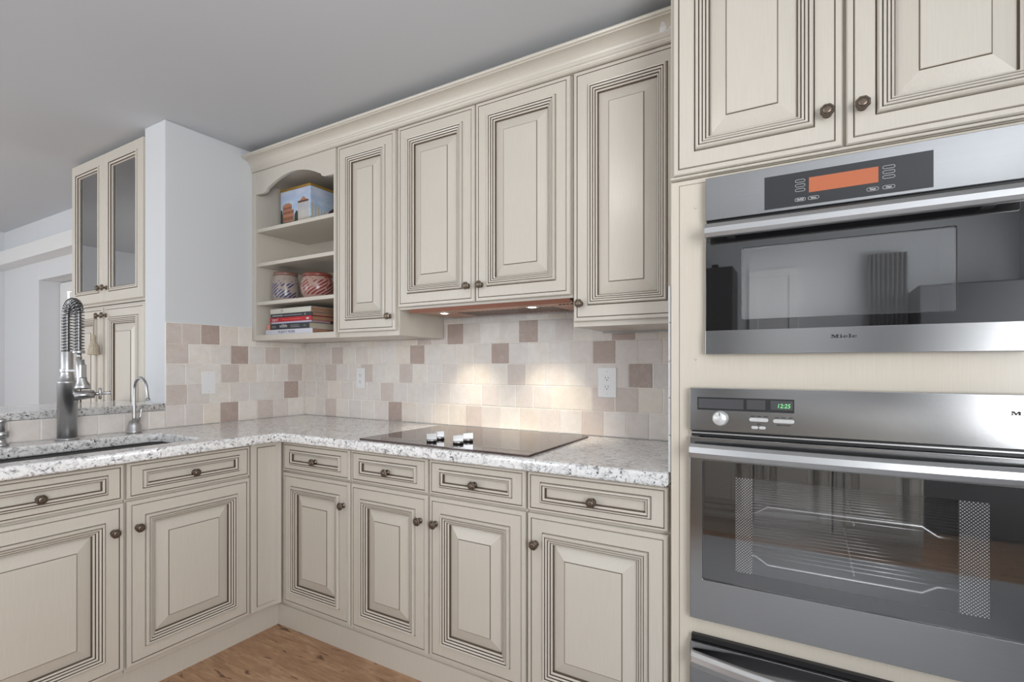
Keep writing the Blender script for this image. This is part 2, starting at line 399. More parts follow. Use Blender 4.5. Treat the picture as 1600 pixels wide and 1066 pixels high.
def front(name, parent, M, s0, s1, z0, z1, prof, scale=1.0, hole_from=None):
    """M maps (s, t, z), t = 0 at the cabinet's face frame, door front at t = 0.02"""
    mb = MB(M); rs = []; ms = []
    for k_, (a, b, h, m) in enumerate(prof):
        a *= scale; b *= scale; t = 0.0202 + (h * 1.5 if k_ > 7 else h)
        rs.append([(s0 + a, t, z0 + b), (s1 - a, t, z0 + b), (s1 - a, t, z1 - b), (s0 + a, t, z1 - b)]); ms.append(m)
    ms = ms[1:] + [0]
    mb.rings(rs, ms)
    return mb.build(name, [M_PAINT, M_GLAZE], parent)
def knob(parent, M, s, z, t=0.0204, r=0.0165):
    mb = MB(M)
    mb.lathe([(0.0115, 0), (0.0115, 0.002), (0.006, 0.004), (0.0058, 0.014), (0.010, 0.0165)], (s, t, z), 1, 16, 0)
    mb.lathe([(r * 0.8, 0.0165), (r, 0.0185), (r, 0.0235), (r * 0.82, 0.0265)], (s, t, z), 1, 8, 0, False, PI / 8)
    mb.lathe([(r * 0.76, 0.0262), (r * 0.70, 0.0268)], (s, t, z), 1, 8, 1, False, PI / 8)
    mb.lathe([(r * 0.68, 0.0265), (r * 0.62, 0.0285), (r * 0.3, 0.0292)], (s, t, z), 1, 12, 0, True)
    return mb.build('knob', [M_BRONZE, M_BRONZED], parent)

# ------------------------------------------------------------------ setting
def struct(o): o['kind'] = 'structure'; return o
ZC = 2.475
struct(MB().box(-3.85, 4.4, -4.8, 0.6, -0.1, 0).build('floor', M_FLOOR))
struct(MB().box(-3.85, 4.4, -4.8, 0.6, ZC, ZC + 0.1).build('ceiling', M_CEIL))
struct(MB().box(-0.2, 4.4, 0.0, 0.12, 0, ZC).build('wall_back', M_WALL))
struct(MB().box(-0.2, -0.0, -0.822, -0.0, 0, ZC).build('wall_left', M_WALL, bevel=0.004))
struct(MB().box(-0.2, -0.0, -2.9, -0.823, 0, 1.019).build('wall_half', M_WALL))
struct(MB().box(4.2, 4.32, -4.8, 0.0, 0, 0.75).box(4.2, 4.32, -4.8, 0.0, 2.25, ZC).box(4.2, 4.32, -4.8, -4.2, 0.75, 2.25).box(4.2, 4.32, -2.2, 0.0, 0.75, 2.25).build('wall_right', M_WALL))
struct(MB().box(-3.85, -3.66, -4.8, 0.6, 0, ZC).build('wall_dining_left', M_WALL))
# wall behind the camera, with a window and a wide opening
struct(MB().box(-3.66, -3.2, -4.75, -4.6, 0, ZC).box(-3.2, -0.6, -4.75, -4.6, 2.35, ZC).box(-0.6, 0.3, -4.75, -4.6, 0, ZC).box(0.3, 2.0, -4.75, -4.6, 0, 0.65)
       .box(0.3, 2.0, -4.75, -4.6, 2.25, ZC).box(2.0, 4.2, -4.75, -4.6, 0, ZC).build('wall_front', M_WALL))
# far dining wall with the patio door recess
struct(MB().box(-3.66, -2.86, -0.44, -0.20, 0, ZC).box(-2.86, -1.2, -0.44, -0.20, 1.965, ZC).box(-1.2, -0.2, -0.44, 0.1, 0, ZC).build('wall_dining_far', M_WALL, bevel=0.003))
d = MB(); Y = -0.30
d.box(-2.855, -2.72, Y, Y + 0.06, 0.002, 1.96).box(-2.72, -1.205, Y, Y + 0.06, 1.88, 1.96).box(-2.72, -1.205, Y, Y + 0.06, 0.002, 0.1).box(-1.28, -1.205, Y, Y + 0.06, 0.1, 1.88)
d.box(-2.70, -2.56, Y + 0.012, Y + 0.05, 0.1, 1.875).box(-2.56, -1.30, Y + 0.012, Y + 0.05, 1.76, 1.875).box(-2.56, -1.30, Y + 0.012, Y + 0.05, 0.1, 0.25)
dd = struct(d.build('door_1', M_TRIM, bevel=0.006))
MB().box(-2.558, -1.302, Y + 0.028, Y + 0.034, 0.252, 1.758).build('door_glass', M_CLEAR, dd)
# window frames behind the camera
wf = MB(); 
for a in (0.3, 1.12, 1.94): wf.box(a, a + 0.06, -4.66, -4.60, 0.65, 2.25)
wf.box(0.3, 2.0, -4.66, -4.60, 0.65, 0.71).box(0.3, 2.0, -4.66, -4.60, 2.19, 2.25)
struct(wf.build('window_1', M_TRIM))
wf = MB()
for a in (-4.2, -3.23, -2.26): wf.box(4.2, 4.26, a, a + 0.06, 0.75, 2.25)
wf.box(4.2, 4.26, -4.2, -2.2, 0.75, 0.81).box(4.2, 4.26, -4.2, -2.2, 2.19, 2.25)
struct(wf.build('window_2', M_TRIM))
# door in the wall behind the camera (mirrored in the ovens)
dc = MB(); dc.box(2.28, 2.36, -4.60, -4.575, 0.002, 2.08).box(2.62, 2.70, -4.60, -4.575, 0.002, 2.08).box(2.28, 2.70, -4.60, -4.575, 2.08, 2.16).box(2.36, 2.62, -4.60, -4.585, 0.002, 2.08)
struct(dc.build('door_2', M_TRIM, bevel=0.004))

# ------------------------------------------------------------------ tiles
BASE = [srgb(230, 225, 221), srgb(225, 219, 216), srgb(232, 227, 222), srgb(222, 215, 212), srgb(228, 224, 222), srgb(230, 222, 214), srgb(225, 220, 218)]
DARK = srgb(180, 163, 156); MED = srgb(209, 198, 193)
ROWZ = [0.931, 1.040, 1.147, 1.251, 1.353, 1.459, 1.530]
def tiles(name, M, s_lo, s_hi, ztop, splits, special, t_out=0.010):
    zmax = max(ztop(q) for q in [s_lo + (s_hi - s_lo) * i / 200 for i in range(201)])
    """rows of hand-cut square tiles; special: {row: [(centre, tint)]}"""
    mb = MB(M); mb.cols = []
    def tile(a, b, z0, z1, c):
        g = 0.0011; j = lambda: random.uniform(-0.0008, 0.0008)
        a += g + j(); b -= g + j(); z0 += g + j(); z1 -= g + j()
        if b - a < 0.006 or z1 - z0 < 0.006: return
        q = 0.0022; rs = []
        for ins, t in ((0, 0.004), (0, t_out - 0.0014), (q * 0.5, t_out - 0.0004), (q * 1.4, t_out + random.uniform(0, 0.0005))):
            rs.append([(a + ins, t, z0 + ins), (b - ins, t, z0 + ins), (b - ins, t, z1 - ins), (a + ins, t, z1 - ins)])
        n0 = len(mb.f); mb.rings(rs, 0, True, True); mb.cols += [c] * (len(mb.f) - n0)
    for r in range(len(ROWZ) - 1):
        z0, z1 = ROWZ[r], min(ROWZ[r + 1], zmax)
        if z1 - z0 < 0.01: continue
        sp = sorted(special.get(r, []))
        cuts = []; cur = s_lo + (0 if sp else random.uniform(-0.08, 0))
        pieces = []
        for c, tint in sp:
            a, b = max(c - 0.052, cur), c + 0.052
            if a - cur > 0.03:
                k = max(1, round((a - cur) / 0.102)); st = (a - cur) / k
                pieces += [(cur + i * st, cur + (i + 1) * st, None) for i in range(k)]
            else: a = cur
            pieces.append((a, b, tint)); cur = b
        while cur < s_hi:
            wd = 0.102 + random.uniform(-0.002, 0.002); pieces.append((cur, cur + wd, None)); cur += wd
        for a, b, tint in pieces:
            a, b = max(a, s_lo), min(b, s_hi)
            if b - a < 0.012: continue
            c = tint or BASE[random.randrange(len(BASE))]
            if tint is None and random.random() < 0.03: c = MED
            k = random.uniform(0.965, 1.03); c = tuple(min(0.95, x * k) for x in c)
            for q in splits:
                if a < q < b and (z1 > ztop(q - 0.002) or z1 > ztop(q + 0.002)):
                    zt = ztop(a + 0.001)
                    if min(z1, zt) - z0 > 0.01: tile(a, q, z0, min(z1, zt), c)
                    a = q
            zt = ztop((a + b) / 2)
            if min(z1, zt) - z0 > 0.01: tile(a, b, z0, min(z1, zt), c)
    edges = [s_lo] + list(splits) + [s_hi]
    for a, b in zip(edges, edges[1:]):
        n0 = len(mb.f); mb.box(a, b, 0.0006, t_out - 0.0016, ROWZ[0], min(ztop((a + b) / 2), ROWZ[-1]), 1)
        mb.cols += [(1, 1, 1)] * (len(mb.f) - n0)
    return mb.build(name, [M_TILE, M_GROUT])
o = tiles('backsplash', BACK(0), 0.011, 2.425, lambda q: 1.486 if 1.119 < q < 2.0 else 1.3835, (1.119, 2.0), {0: [(0.249, MED), (0.776, DARK), (1.311, MED), (1.95, MED)], 1: [(0.717, MED), (2.001, MED), (2.105, MED)],
      2: [(0.25, MED), (2.166, DARK)], 3: [(0.307, MED), (0.937, DARK), (1.468, DARK), (2.004, DARK)], 4: [(1.194, DARK), (1.625, DARK), (2.09, DARK)]})
tag(o, 'cream and mauve tumbled stone tile backsplash behind the cooktop, on the back wall', 'backsplash')
random.seed(11)
o = tiles('backsplash', LEFT(0), -0.822, -0.001, lambda q: 1.460 if q < -0.364 else 1.3835, (-0.364,), {0: [(-0.499, DARK), (-0.284, MED)], 1: [(-0.773, MED), (-0.109, DARK)], 2: [(-0.493, MED)],
      3: [(-0.765, MED), (-0.44, DARK), (-0.234, MED)], 4: [(-0.80, MED), (-0.705, MED), (-0.604, DARK)]})
tag(o, 'pale stone tile backsplash on the left wall around the light switch', 'backsplash')
o = tiles('backsplash', LEFT(0), -2.4, -0.824, lambda q: 1.018, (), {0: [(-0.95, BASE[1])]})
tag(o, 'low strip of pale tile behind the sink under the granite ledge', 'backsplash')
# tile course seen edge-on against the tall cabinet
mb = MB(); mb.cols = []
for i, (a, b) in enumerate(((0.931, 1.038), (1.040, 1.148), (1.150, 1.254), (1.256, 1.367), (1.369, 1.475))):
    n0 = len(mb.f); mb.box(2.427, 2.4345, -0.632, -0.372 if a > 1.36 else -0.012, a, b); mb.cols += [srgb(206, 208, 214)] * (len(mb.f) - n0)
tag(mb.build('side_splash_tile', M_TILE, bevel=0.0012), 'narrow column of pale tiles seen edge-on beside the tall oven cabinet', 'tile strip')

# ------------------------------------------------------------------ base cabinets
FB, FL = -0.590, 0.590            # face frame planes; doors stand 2 cm proud
def base_unit(M, side, s0, s1, label, knob_side, wall_gap=0.012, sink=False, dz=(0.121, 0.737), rz=(0.747, 0.880), plain_left=0):
    c = M @ Vector(((s0 + s1) / 2, 0, 0))
    t = thing('base_cabinet', (c.x, c.y, 0.0), label, 'cabinet', 'base cabinets')
    D = 0.590
    bb = MB(M)
    if sink:   # open box so the bowl hangs inside
        bb.box(s0 + 0.0008, s1 - 0.0008, -0.0175, 0.0, 0.10, 0.886).box(s0 + 0.0008, s1 - 0.0008, -D + wall_gap, -0.018, 0.10, 0.118)
        bb.box(s0 + 0.0008, s0 + 0.018, -D + wall_gap, -0.018, 0.118, 0.886 if s0 < -1.5 else 0.68).box(s1 - 0.018, s1 - 0.0008, -D + wall_gap, -0.018, 0.118, 0.68 if s1 < -1 else 0.886)
    else: bb.box(s0 + 0.0008, s1 - 0.0008, -D + wall_gap, 0.0, 0.10, 0.886)
    bb.build('body', M_PAINT, t, bevel=0.001)
    a, b = s0 + 0.004 + plain_left, s1 - 0.004
    dr = front('drawer', t, M, a, b, rz[0], rz[1], DRAWER); knob(dr, M, (a + b) / 2, (rz[0] + rz[1]) / 2 - 0.008, 0.016)
    do = front('door', t, M, a, b, dz[0], dz[1], DOOR)
    ks = a + 0.034 if knob_side == 'l' else b - 0.034
    knob(do, M, ks, 0.637)
    return t
MBK, MLF = BACK(FB), LEFT(FL)
base_unit(MBK, 'b', 0.625, 1.080, 'cream base cabinet nearest the inside corner, drawer over one door', 'r')
base_unit(MBK, 'b', 1.081, 1.509, 'cream base cabinet under the cooktop knobs, door knob on its right', 'r')
base_unit(MBK, 'b', 1.510, 1.941, 'cream base cabinet under the right half of the cooktop, door knob on its left', 'l')
base_unit(MBK, 'b', 1.942, 2.426, 'wide cream base cabinet beside the ovens, drawer over one door', 'l')
base_unit(MLF, 'l', -1.243, -0.757, 'cream base cabinet under the right end of the sink, beside the corner post', 'l', sink=True)
base_unit(MLF, 'l', -1.730, -1.244, 'cream base cabinet under the sink, cut off by the left picture edge', 'r', sink=True)
# blind corner box with the concave corner post
t = thing('corner_post_cabinet', (0.6, -0.65, 0), 'plain cream corner post cabinet between the sink run and the cooktop run', 'cabinet')
MB().box(0.012, 0.585, -0.7555, -0.012, 0.10, 0.886).box(0.585, 0.6235, -0.585, -0.012, 0.10, 0.886).build('body', M_PAINT, t)
def arcp(n=10):
    # concave quarter-ish path from the left run's front to the back run's front
    P = [(0.609, -0.7555), (0.609, -0.715)]
    for k in range(n + 1):
        a = k / n
        P.append((0.609 + 0.016 * a ** 2.2, -0.70 + 0.085 * a))
    return P
P = arcp(); inner = [(0.586, -0.60), (0.586, -0.7555)]
rs0 = [(p[0], p[1], 0.121) for p in P + inner]; rs1 = [(p[0], p[1], 0.884) for p in P + inner]
MB().rings([rs0, rs1], 0).build('post', M_PAINT, t, bevel=0.0015)
# raised field on the post
fld = MB(); Q = [(x + 0.0015, y) for x, y in P if -0.729 < y < -0.632]
Q = [(0.6105, -0.728)] + Q
for za, zb, e, m in ((0.141, 0.868, 0.0, 1), (0.144, 0.865, 0.0032, 0)):
    k = 0.0 if e == 0 else 0.002
    fld.rings([[(x - 0.003, y + k * (1 if i == 0 else -1 if i == len(Q) - 1 else 0), za) for i, (x, y) in enumerate(Q)] + [(x + e, y + k * (1 if i == 0 else -1 if i == len(Q) - 1 else 0), za) for i, (x, y) in reversed(list(enumerate(Q)))],
               [(x - 0.003, y + k * (1 if i == 0 else -1 if i == len(Q) - 1 else 0), zb) for i, (x, y) in enumerate(Q)] + [(x + e, y + k * (1 if i == 0 else -1 if i == len(Q) - 1 else 0), zb) for i, (x, y) in reversed(list(enumerate(Q)))]], m)
fld.build('post_panel', [M_PAINT, M_GLAZE], t)
# toe boards
struct(MB().box(0.576, 2.426, -0.5965, -0.576, 0.0, 0.0995).build('baseboard_back', M_PAINT))
struct(MB().box(0.556, 0.5755, -1.73, -0.5765, 0.0, 0.0995).build('baseboard_left', M_PAINT))

# ------------------------------------------------------------------ countertop, ledge, sink
sink_hole = rect(0.165, 0.545, -1.66, -0.93, 0.035)
outer = [(0.0115, -0.0115), (2.4255, -0.0115), (2.4255, -0.648)] + [(0.70, -0.648), (0.672, -0.654), (0.654, -0.672), (0.648, -0.70)] + [(0.648, -1.86), (0.0115, -1.86)]
o = slab('countertop', outer, [sink_hole], 0.8875, 0.930, M_GRANITE, bevel=0.009, res=4)
tag(o, 'L-shaped white speckled stone countertop over the base cabinets', 'countertop')
o = slab('ledge', [(-0.46, -2.6), (0.012, -2.6), (0.012, -0.8275), (-0.198, -0.8275), (-0.198, -0.842), (-0.46, -0.842)], [], 1.0205, 1.054, M_GRANITE, bevel=0.003)
tag(o, 'raised speckled stone ledge on the half wall behind the sink', 'ledge')
# sink: undermount bowl
t = thing('sink', (0.355, -1.295, 0.69), 'undermount stainless steel sink set in the speckled countertop', 'sink')
mb = MB()
def rr(a0, a1, b0, b1, r, z): return [(x, y, z) for x, y in rect(a0, a1, b0, b1, r)]
mb.rings([rr(0.14, 0.57, -1.685, -0.905, 0.03, 0.886), rr(0.163, 0.547, -1.662, -0.928, 0.036, 0.886), rr(0.166, 0.544, -1.659, -0.931, 0.038, 0.80), rr(0.172, 0.538, -1.653, -0.937, 0.045, 0.70),
          rr(0.20, 0.51, -1.62, -0.97, 0.05, 0.692)], 0, False, True, True)
b = mb.build('bowl', M_SINK, t, recalc=False)
b.data.flip_normals() if False else None
MB().lathe([(0.045, 0.6925), (0.043, 0.696), (0.03, 0.694), (0.01, 0.694)], (0.355, -1.295, 0), 2, 24).build('drain', M_NICKEL, t)

# ------------------------------------------------------------------ taps
t = thing('spring_faucet', (0.075, -1.235, 0.9305), 'tall brushed nickel pull-down faucet with a black-gapped spring neck behind the sink', 'faucet')
fx, fy = 0.075, -1.235
MB().lathe([(0.041, 0.9305), (0.041, 0.935), (0.034, 0.939)], (fx, fy, 0), 2, 32).build('base_flange', M_NICKEL, t)
MB().lathe([(0.0335, 0.9385), (0.0335, 1.168), (0.0345, 1.170), (0.0345, 1.174), (0.031, 1.178), (0.024, 1.198), (0.0215, 1.215), (0.0215, 1.30), (0.020, 1.303)], (fx, fy, 0), 2, 32).build('body', M_NICKEL, t)
path = []
for k in range(24): path.append((fx, fy, 1.30 + 0.150 * k / 23))
R = 0.056
for k in range(1, 24):
    a = PI * k / 23; path.append((fx + R - R * math.cos(a), fy, 1.450 + R * math.sin(a)))
for k in range(1, 24): path.append((fx + 2 * R, fy, 1.450 - 0.150 * k / 23))
path = [Vector(p) for p in path]
MB().tube(path, 0.009, 10).build('hose', M_NICKELD, t)
# spring wound round the hose
cum = [0]
for a, b_ in zip(path, path[1:]): cum.append(cum[-1] + (b_ - a).length)
L = cum[-1]; turns = 38; N = turns * 10; pts = []
def at(s):
    for i in range(len(cum) - 1):
        if cum[i + 1] >= s: break
    f = (s - cum[i]) / (cum[i + 1] - cum[i]); return path[i].lerp(path[i + 1], f), (path[i + 1] - path[i]).normalized()
for k in range(N + 1):
    p, tn = at(L * k / N * 0.9999); u = Vector((0, 1, 0)); v2 = tn.cross(u)
    a = 2 * PI * turns * k / N; pts.append(p + u * 0.0175 * math.cos(a) + v2 * 0.0175 * math.sin(a))
MB().tube(pts, 0.0030, 6).build('spring', M_SPRING, t)
hx = fx + 2 * R
sp = MB()
sp.lathe([(0.020, 1.292), (0.021, 1.294), (0.021, 1.303), (0.019, 1.305)], (hx, fy, 0), 2, 24)
sp.tube([(hx, fy, 1.293), (hx + 0.001, fy + 0.003, 1.270)], 0.0085, 12)
sp.tube([(hx, fy + 0.003, 1.268), (hx, fy + 0.003, 1.266), (hx + 0.002, fy + 0.007, 1.215), (hx + 0.003, fy + 0.010, 1.178), (hx + 0.004, fy + 0.012, 1.162), (hx + 0.004, fy + 0.012, 1.150), (hx + 0.004, fy + 0.012, 1.145)],
        [0.013, 0.016, 0.016, 0.018, 0.025, 0.0285, 0.025], 20)
s_ = sp.build('spray_head', M_NICKEL, t)
MB().box(hx + 0.014, hx + 0.022, fy - 0.004, fy + 0.020, 1.190, 1.248).build('spray_button', M_HANDLE, s_, bevel=0.004)
MB().lathe([(0.0255, 1.214), (0.0255, 1.228)], (fx, fy, 0), 2, 24).box(fx + 0.02, hx - 0.012, fy - 0.004, fy + 0.008, 1.216, 1.227).build('holder_bracket', M_HANDLE, t, bevel=0.001)
hd = MB().tube([(fx + 0.02, fy + 0.015, 1.112), (fx + 0.03, fy + 0.05, 1.118), (fx + 0.034, fy + 0.080, 1.120)], [0.019, 0.0195, 0.0175], 20)
hd.tube([(fx + 0.034, fy + 0.083, 1.120), (fx + 0.036, fy + 0.098, 1.1205), (fx + 0.040, fy + 0.135, 1.122), (fx + 0.0405, fy + 0.139, 1.122)], [0.008, 0.006, 0.0055, 0.009], 14)
hd.tube([(fx + 0.037, fy + 0.101, 1.096), (fx + 0.037, fy + 0.101, 1.100), (fx + 0.037, fy + 0.101, 1.120), (fx + 0.037, fy + 0.101, 1.141), (fx + 0.037, fy + 0.101, 1.145)], [0.004, 0.007, 0.0045, 0.007, 0.004], 12)
hd.build('cross_handle', M_NICKEL, t)

t = thing('filter_tap', (0.068, -0.985, 0.9305), 'small brushed nickel gooseneck filter tap beside the sink', 'tap')
x, y = 0.068, -0.985
MB().lathe([(0.031, 0.9305), (0.031, 0.936), (0.0295, 0.938), (0.027, 0.965), (0.019, 0.985), (0.010, 0.990)], (x, y, 0), 2, 28).build('base', M_NICKEL, t)
pp = [(x, y, 0.985), (x, y, 1.0), (x - 0.0, y, 1.135)]
for k in range(1, 15):
    a = PI * k / 14; pp.append((x + 0.05 - 0.05 * math.cos(a), y + 0.006 * k / 14, 1.135 + 0.05 * math.sin(a)))
pp += [(x + 0.104, y + 0.008, 1.10), (x + 0.107, y + 0.009, 1.088), (x + 0.108, y + 0.009, 1.084)]
MB().tube(pp, [0.0095, 0.0075] + [0.0072] * (len(pp) - 4) + [0.0085, 0.012], 14).build('spout', M_NICKEL, t)
MB().tube([(x + 0.008, y + 0.014, 0.986), (x + 0.01, y + 0.022, 1.005), (x + 0.010, y + 0.024, 1.03), (x + 0.012, y + 0.030, 1.052)], [0.0065, 0.0035, 0.0045, 0.0055], 10).build('lever', M_NICKEL, t)
t = thing('soap_dispenser', (0.075, -1.440, 0.9305), 'brushed nickel soap dispenser cut off at the left edge beside the sink', 'soap dispenser')
x, y = 0.075, -1.440
MB().lathe([(0.024, 0.9305), (0.024, 0.937), (0.016, 0.942), (0.012, 0.960), (0.020, 0.962), (0.024, 0.966), (0.024, 0.984), (0.020, 0.988)], (x, y, 0), 2, 28).build('collar', M_NICKEL, t)
MB().lathe([(0.012, 0.987), (0.012, 1.018), (0.016, 1.020), (0.016, 1.032), (0.012, 1.036)], (x, y, 0), 2, 24).tube([(x, y, 1.026), (x + 0.02, y - 0.06, 1.028), (x + 0.03, y - 0.085, 1.012)], [0.007, 0.006, 0.005], 12).build('pump', M_NICKEL, t)

# ------------------------------------------------------------------ cooktop
t = thing('cooktop', (1.55, -0.345, 0.930), 'dark brown glass cooktop with four silver knobs set in the countertop', 'cooktop')
slab('glass', rect(1.148, 1.958, -0.622, -0.072, 0.006), [], 0.9325, 0.9372, M_COOK, t, bevel=0.0012)
MB().box(1.150, 1.956, -0.620, -0.074, 0.9303, 0.9325).build('rim', M_COOKRIM, t)
for kx, ky in ((1.478, -0.548), (1.462, -0.478), (1.600, -0.536), (1.596, -0.464)):
    k = MB().lathe([(0.0205, 0.9374), (0.0205, 0.9425)], (kx, ky, 0), 2, 28).build('knob', M_BLACK, t)
    mb = MB().lathe([(0.0205, 0.9427), (0.0205, 0.947), (0.018, 0.949)], (kx, ky, 0), 2, 28)
    a = math.radians(-55); c, s = math.cos(a), math.sin(a)
    P4 = []
    for zz in (0.9485, 0.970):
        P4.append([(kx + dx * c - dy * s, ky + dx * s + dy * c, zz + (0.003 if dy > 0 and zz > 0.95 else 0)) for dx, dy in ((-0.0055, -0.0205), (0.0055, -0.0205), (0.0055, 0.0205), (-0.0055, 0.0205))])
    mb.rings(P4, 0); mb.build('grip', M_HANDLE, k, bevel=0.001)

# ------------------------------------------------------------------ outlets and switch
def plate(name, M, s, z, w, h, label, cat, kind, group=None):
    c = M @ Vector((s, 0.0106, z))
    t = thing(name, c, label, cat, group)
    slab('plate', rect(s - w / 2, s + w / 2, z - h / 2, z + h / 2, 0.004), [], 0.0112, 0.0165, M_WHITE, t, M, 0.0015, axis='y')
    if kind == 'switch':
        MB(M).box(s - 0.0165, s + 0.0165, 0.0166, 0.0190, z - 0.033, z + 0.033).build('rocker', M_WHITE, t, bevel=0.001)
    else:
        for q in (-1, 1):
            zc = z + q * 0.0195
            r = MB(M).box(s - 0.0165, s + 0.0165, 0.0166, 0.0186, zc - 0.0145, zc + 0.0145).build('receptacle', M_WHITE, t, bevel=0.001)
            MB(M).box(s - 0.0075, s - 0.0055, 0.0184, 0.01875, zc - 0.003, zc + 0.006).box(s + 0.0050, s + 0.0070, 0.0184, 0.01875, zc - 0.003, zc + 0.006).box(s - 0.0022, s + 0.0022, 0.0184, 0.01875, zc - 0.0105, zc - 0.006).build('slots', M_PRINT, r)
    for q in (-1, 1):
        MB(M).lathe([(0.0028, 0.0166), (0.0022, 0.0172)], (s, 0, z + q * (0.0485 if kind != 'switch' else 0.0485)), 1, 12).build('screw', M_BTN, t)
plate('wall_outlet', BACK(0), 0.511, 1.168, 0.070, 0.117, 'white wall outlet in the tiles left of the cooktop', 'outlet', 'outlet', 'backsplash outlets')
plate('wall_outlet', BACK(0), 2.020, 1.168, 0.084, 0.130, 'white wall outlet in the tiles near the oven cabinet', 'outlet', 'outlet', 'backsplash outlets')
plate('light_switch', LEFT(0), -0.615, 1.152, 0.072, 0.120, 'white rocker light switch in the left wall tiles', 'switch', 'switch')

# ------------------------------------------------------------------ upper cabinets
FU = -0.340; MU = BACK(FU)
def upper(s0, s1, z0, z1, label, doors, name='wall_cabinet', zd0=None, zd1=2.352):
    t = thing(name, ((s0 + s1) / 2, -0.17, z0), label, 'cabinet', 'upper wall cabinets')
    mb = MB(MU).box(s0 + 0.0006, s1 - 0.0006, -0.338, 0.0, z0, z1); mb.build('body', M_PAINT, t, bevel=0.0012)
    for a, b, ks in doors:
        d = front('door', t, MU, a, b, zd0, zd1, DOOR)
        knob(d, MU, a + 0.03 if ks == 'l' else b - 0.03, zd0 + 0.068 if zd0 > 1.45 else zd0 + 0.066)
    return t
upper(0.700, 1.116, 1.385, 2.40, 'narrow cream wall cabinet just right of the open shelves', [(0.712, 1.102, 'r')], zd0=1.409)
tc = upper(1.117, 2.001, 1.503, 2.40, 'cream two-door wall cabinet over the hood insert', [(1.121, 1.553, 'r'), (1.560, 1.995, 'l')], zd0=1.514)
upper(2.002, 2.426, 1.390, 2.40, 'tall cream wall cabinet beside the oven cabinet', [(2.009, 2.420, 'l')], zd0=1.409)

# open shelf unit
t = thing('open_shelf_cabinet', (0.35, -0.17, 1.385), 'cream open shelf cabinet with arched top at the left end of the wall cabinets', 'cabinet')
bd = MB()
bd.box(0.002, 0.0365, -0.360, -0.002, 1.385, 2.353).box(0.6855, 0.6992, -0.360, -0.002, 1.385, 2.353).box(0.002, 0.6992, -0.337, -0.002, 2.3535, 2.40).box(0.0365, 0.6855, -0.014, -0.002, 1.385, 2.353)
bd.box(0.0365, 0.6855, -0.360, -0.014, 1.385, 1.416).box(0.0365, 0.6855, -0.335, -0.014, 2.30, 2.353)
bd.build('body', M_PAINT, t, bevel=0.0012)
for z in (1.608, 1.830, 2.026):
    MB().box(0.037, 0.685, -0.356, -0.0145, z - 0.021, z).build('shelf', M_PAINT, t, bevel=0.003)
ar = [(0.037, 2.3525), (0.037, 2.222), (0.085, 2.222), (0.112, 2.224), (0.130, 2.232), (0.134, 2.242), (0.146, 2.246)]
for k in range(0, 17):
    a = k / 16; x = 0.150 + 0.422 * a; ar.append((x, 2.246 + 0.048 * math.sin(PI * (0.5 - abs(a - 0.5)) ) if False else 2.248 + 0.050 * (1 - (2 * a - 1) ** 2)))
ar += [(0.576, 2.246), (0.588, 2.242), (0.592, 2.232), (0.610, 2.224), (0.637, 2.222), (0.685, 2.222), (0.685, 2.3525)]
slab('arched_valance', ar, [], -0.3598, -0.3402, M_PAINT, t, bevel=0.0015, axis='y')

# crown along the uppers (profile in y, z)
pr_ = [(-0.338, 2.3545), (-0.3605, 2.3545), (-0.3665, 2.357), (-0.3665, 2.363), (-0.3625, 2.367), (-0.3645, 2.372), (-0.369, 2.376)]
for k in range(0, 9):
    a = PI / 2 * k / 8; pr_.append((-0.371 - 0.047 * (1 - math.cos(a)), 2.380 + 0.038 * math.sin(a)))
pr_ += [(-0.4185, 2.422), (-0.426, 2.424), (-0.428, 2.4295), (-0.426, 2.435), (-0.338, 2.435)]
t = thing('crown_molding', (1.2, -0.38, 2.36), 'long cream crown molding along the top of the wall cabinets under the ceiling', 'molding')
MB().rings([[(0.002, y, z) for y, z in pr_], [(2.434, y, z) for y, z in pr_]], 0).build('crown', M_PAINT, t)
MB().box(0.001, 2.43, -0.3375, -0.002, 2.4205, 2.434).build('top_board', M_PAINT, t)
# white filler patches on the crown near the tall cabinet
pm = MB()
def patch(cx, cz, pts):
    ring = [];
    for dx, dz in pts:
        z = cz + dz; a = max(0, min(1, (z - 2.380) / 0.038)); y = -0.371 - 0.047 * (1 - math.cos(math.asin(a))) - 0.0012
        ring.append((cx + dx, y, z))
    back = [(x, y + 0.003, z) for x, y, z in ring]
    pm.rings([back, ring], 0)
patch(2.352, 2.402, [(-0.014, -0.012), (-0.004, -0.014), (0.008, -0.009), (0.010, 0.0), (0.006, 0.008), (-0.002, 0.011), (-0.008, 0.006), (-0.013, 0.000)])
patch(2.378, 2.400, [(-0.008, -0.008), (0.005, -0.004), (0.006, 0.008), (0.003, 0.010), (0.001, 0.0), (-0.007, -0.004)])
pm.build('filler_patch', M_TRIM, t)

# ------------------------------------------------------------------ hood insert
t = thing('range_hood', (1.58, -0.2, 1.49), 'flat stainless hood insert, coppery reflection put into its colour, with two lit lamps under the wall cabinet', 'hood')
slab('underside', rect(1.190, 1.988, -0.345, -0.022), [rect(1.345, 1.355, -0.20, -0.07)] if False else [], 1.488, 1.4975, M_COPPER, t, bevel=0.001)
MB().box(1.186, 1.992, -0.352, -0.3455, 1.484, 1.5015).build('front_lip', M_HOODLIP, t)
sl = MB()
for k in range(19):
    x0 = 1.372 + k * 0.0265
    sl.add([(x0, -0.235, 1.4872), (x0 + 0.0145, -0.235, 1.4872), (x0 + 0.0145, -0.06, 1.4872), (x0, -0.06, 1.4872), (x0, -0.235, 1.4879), (x0 + 0.0145, -0.235, 1.4879), (x0 + 0.0145, -0.06, 1.4879), (x0, -0.06, 1.4879)],
           [(0, 3, 2, 1), (4, 5, 6, 7), (0, 1, 5, 4), (1, 2, 6, 5), (2, 3, 7, 6), (3, 0, 4, 7)])
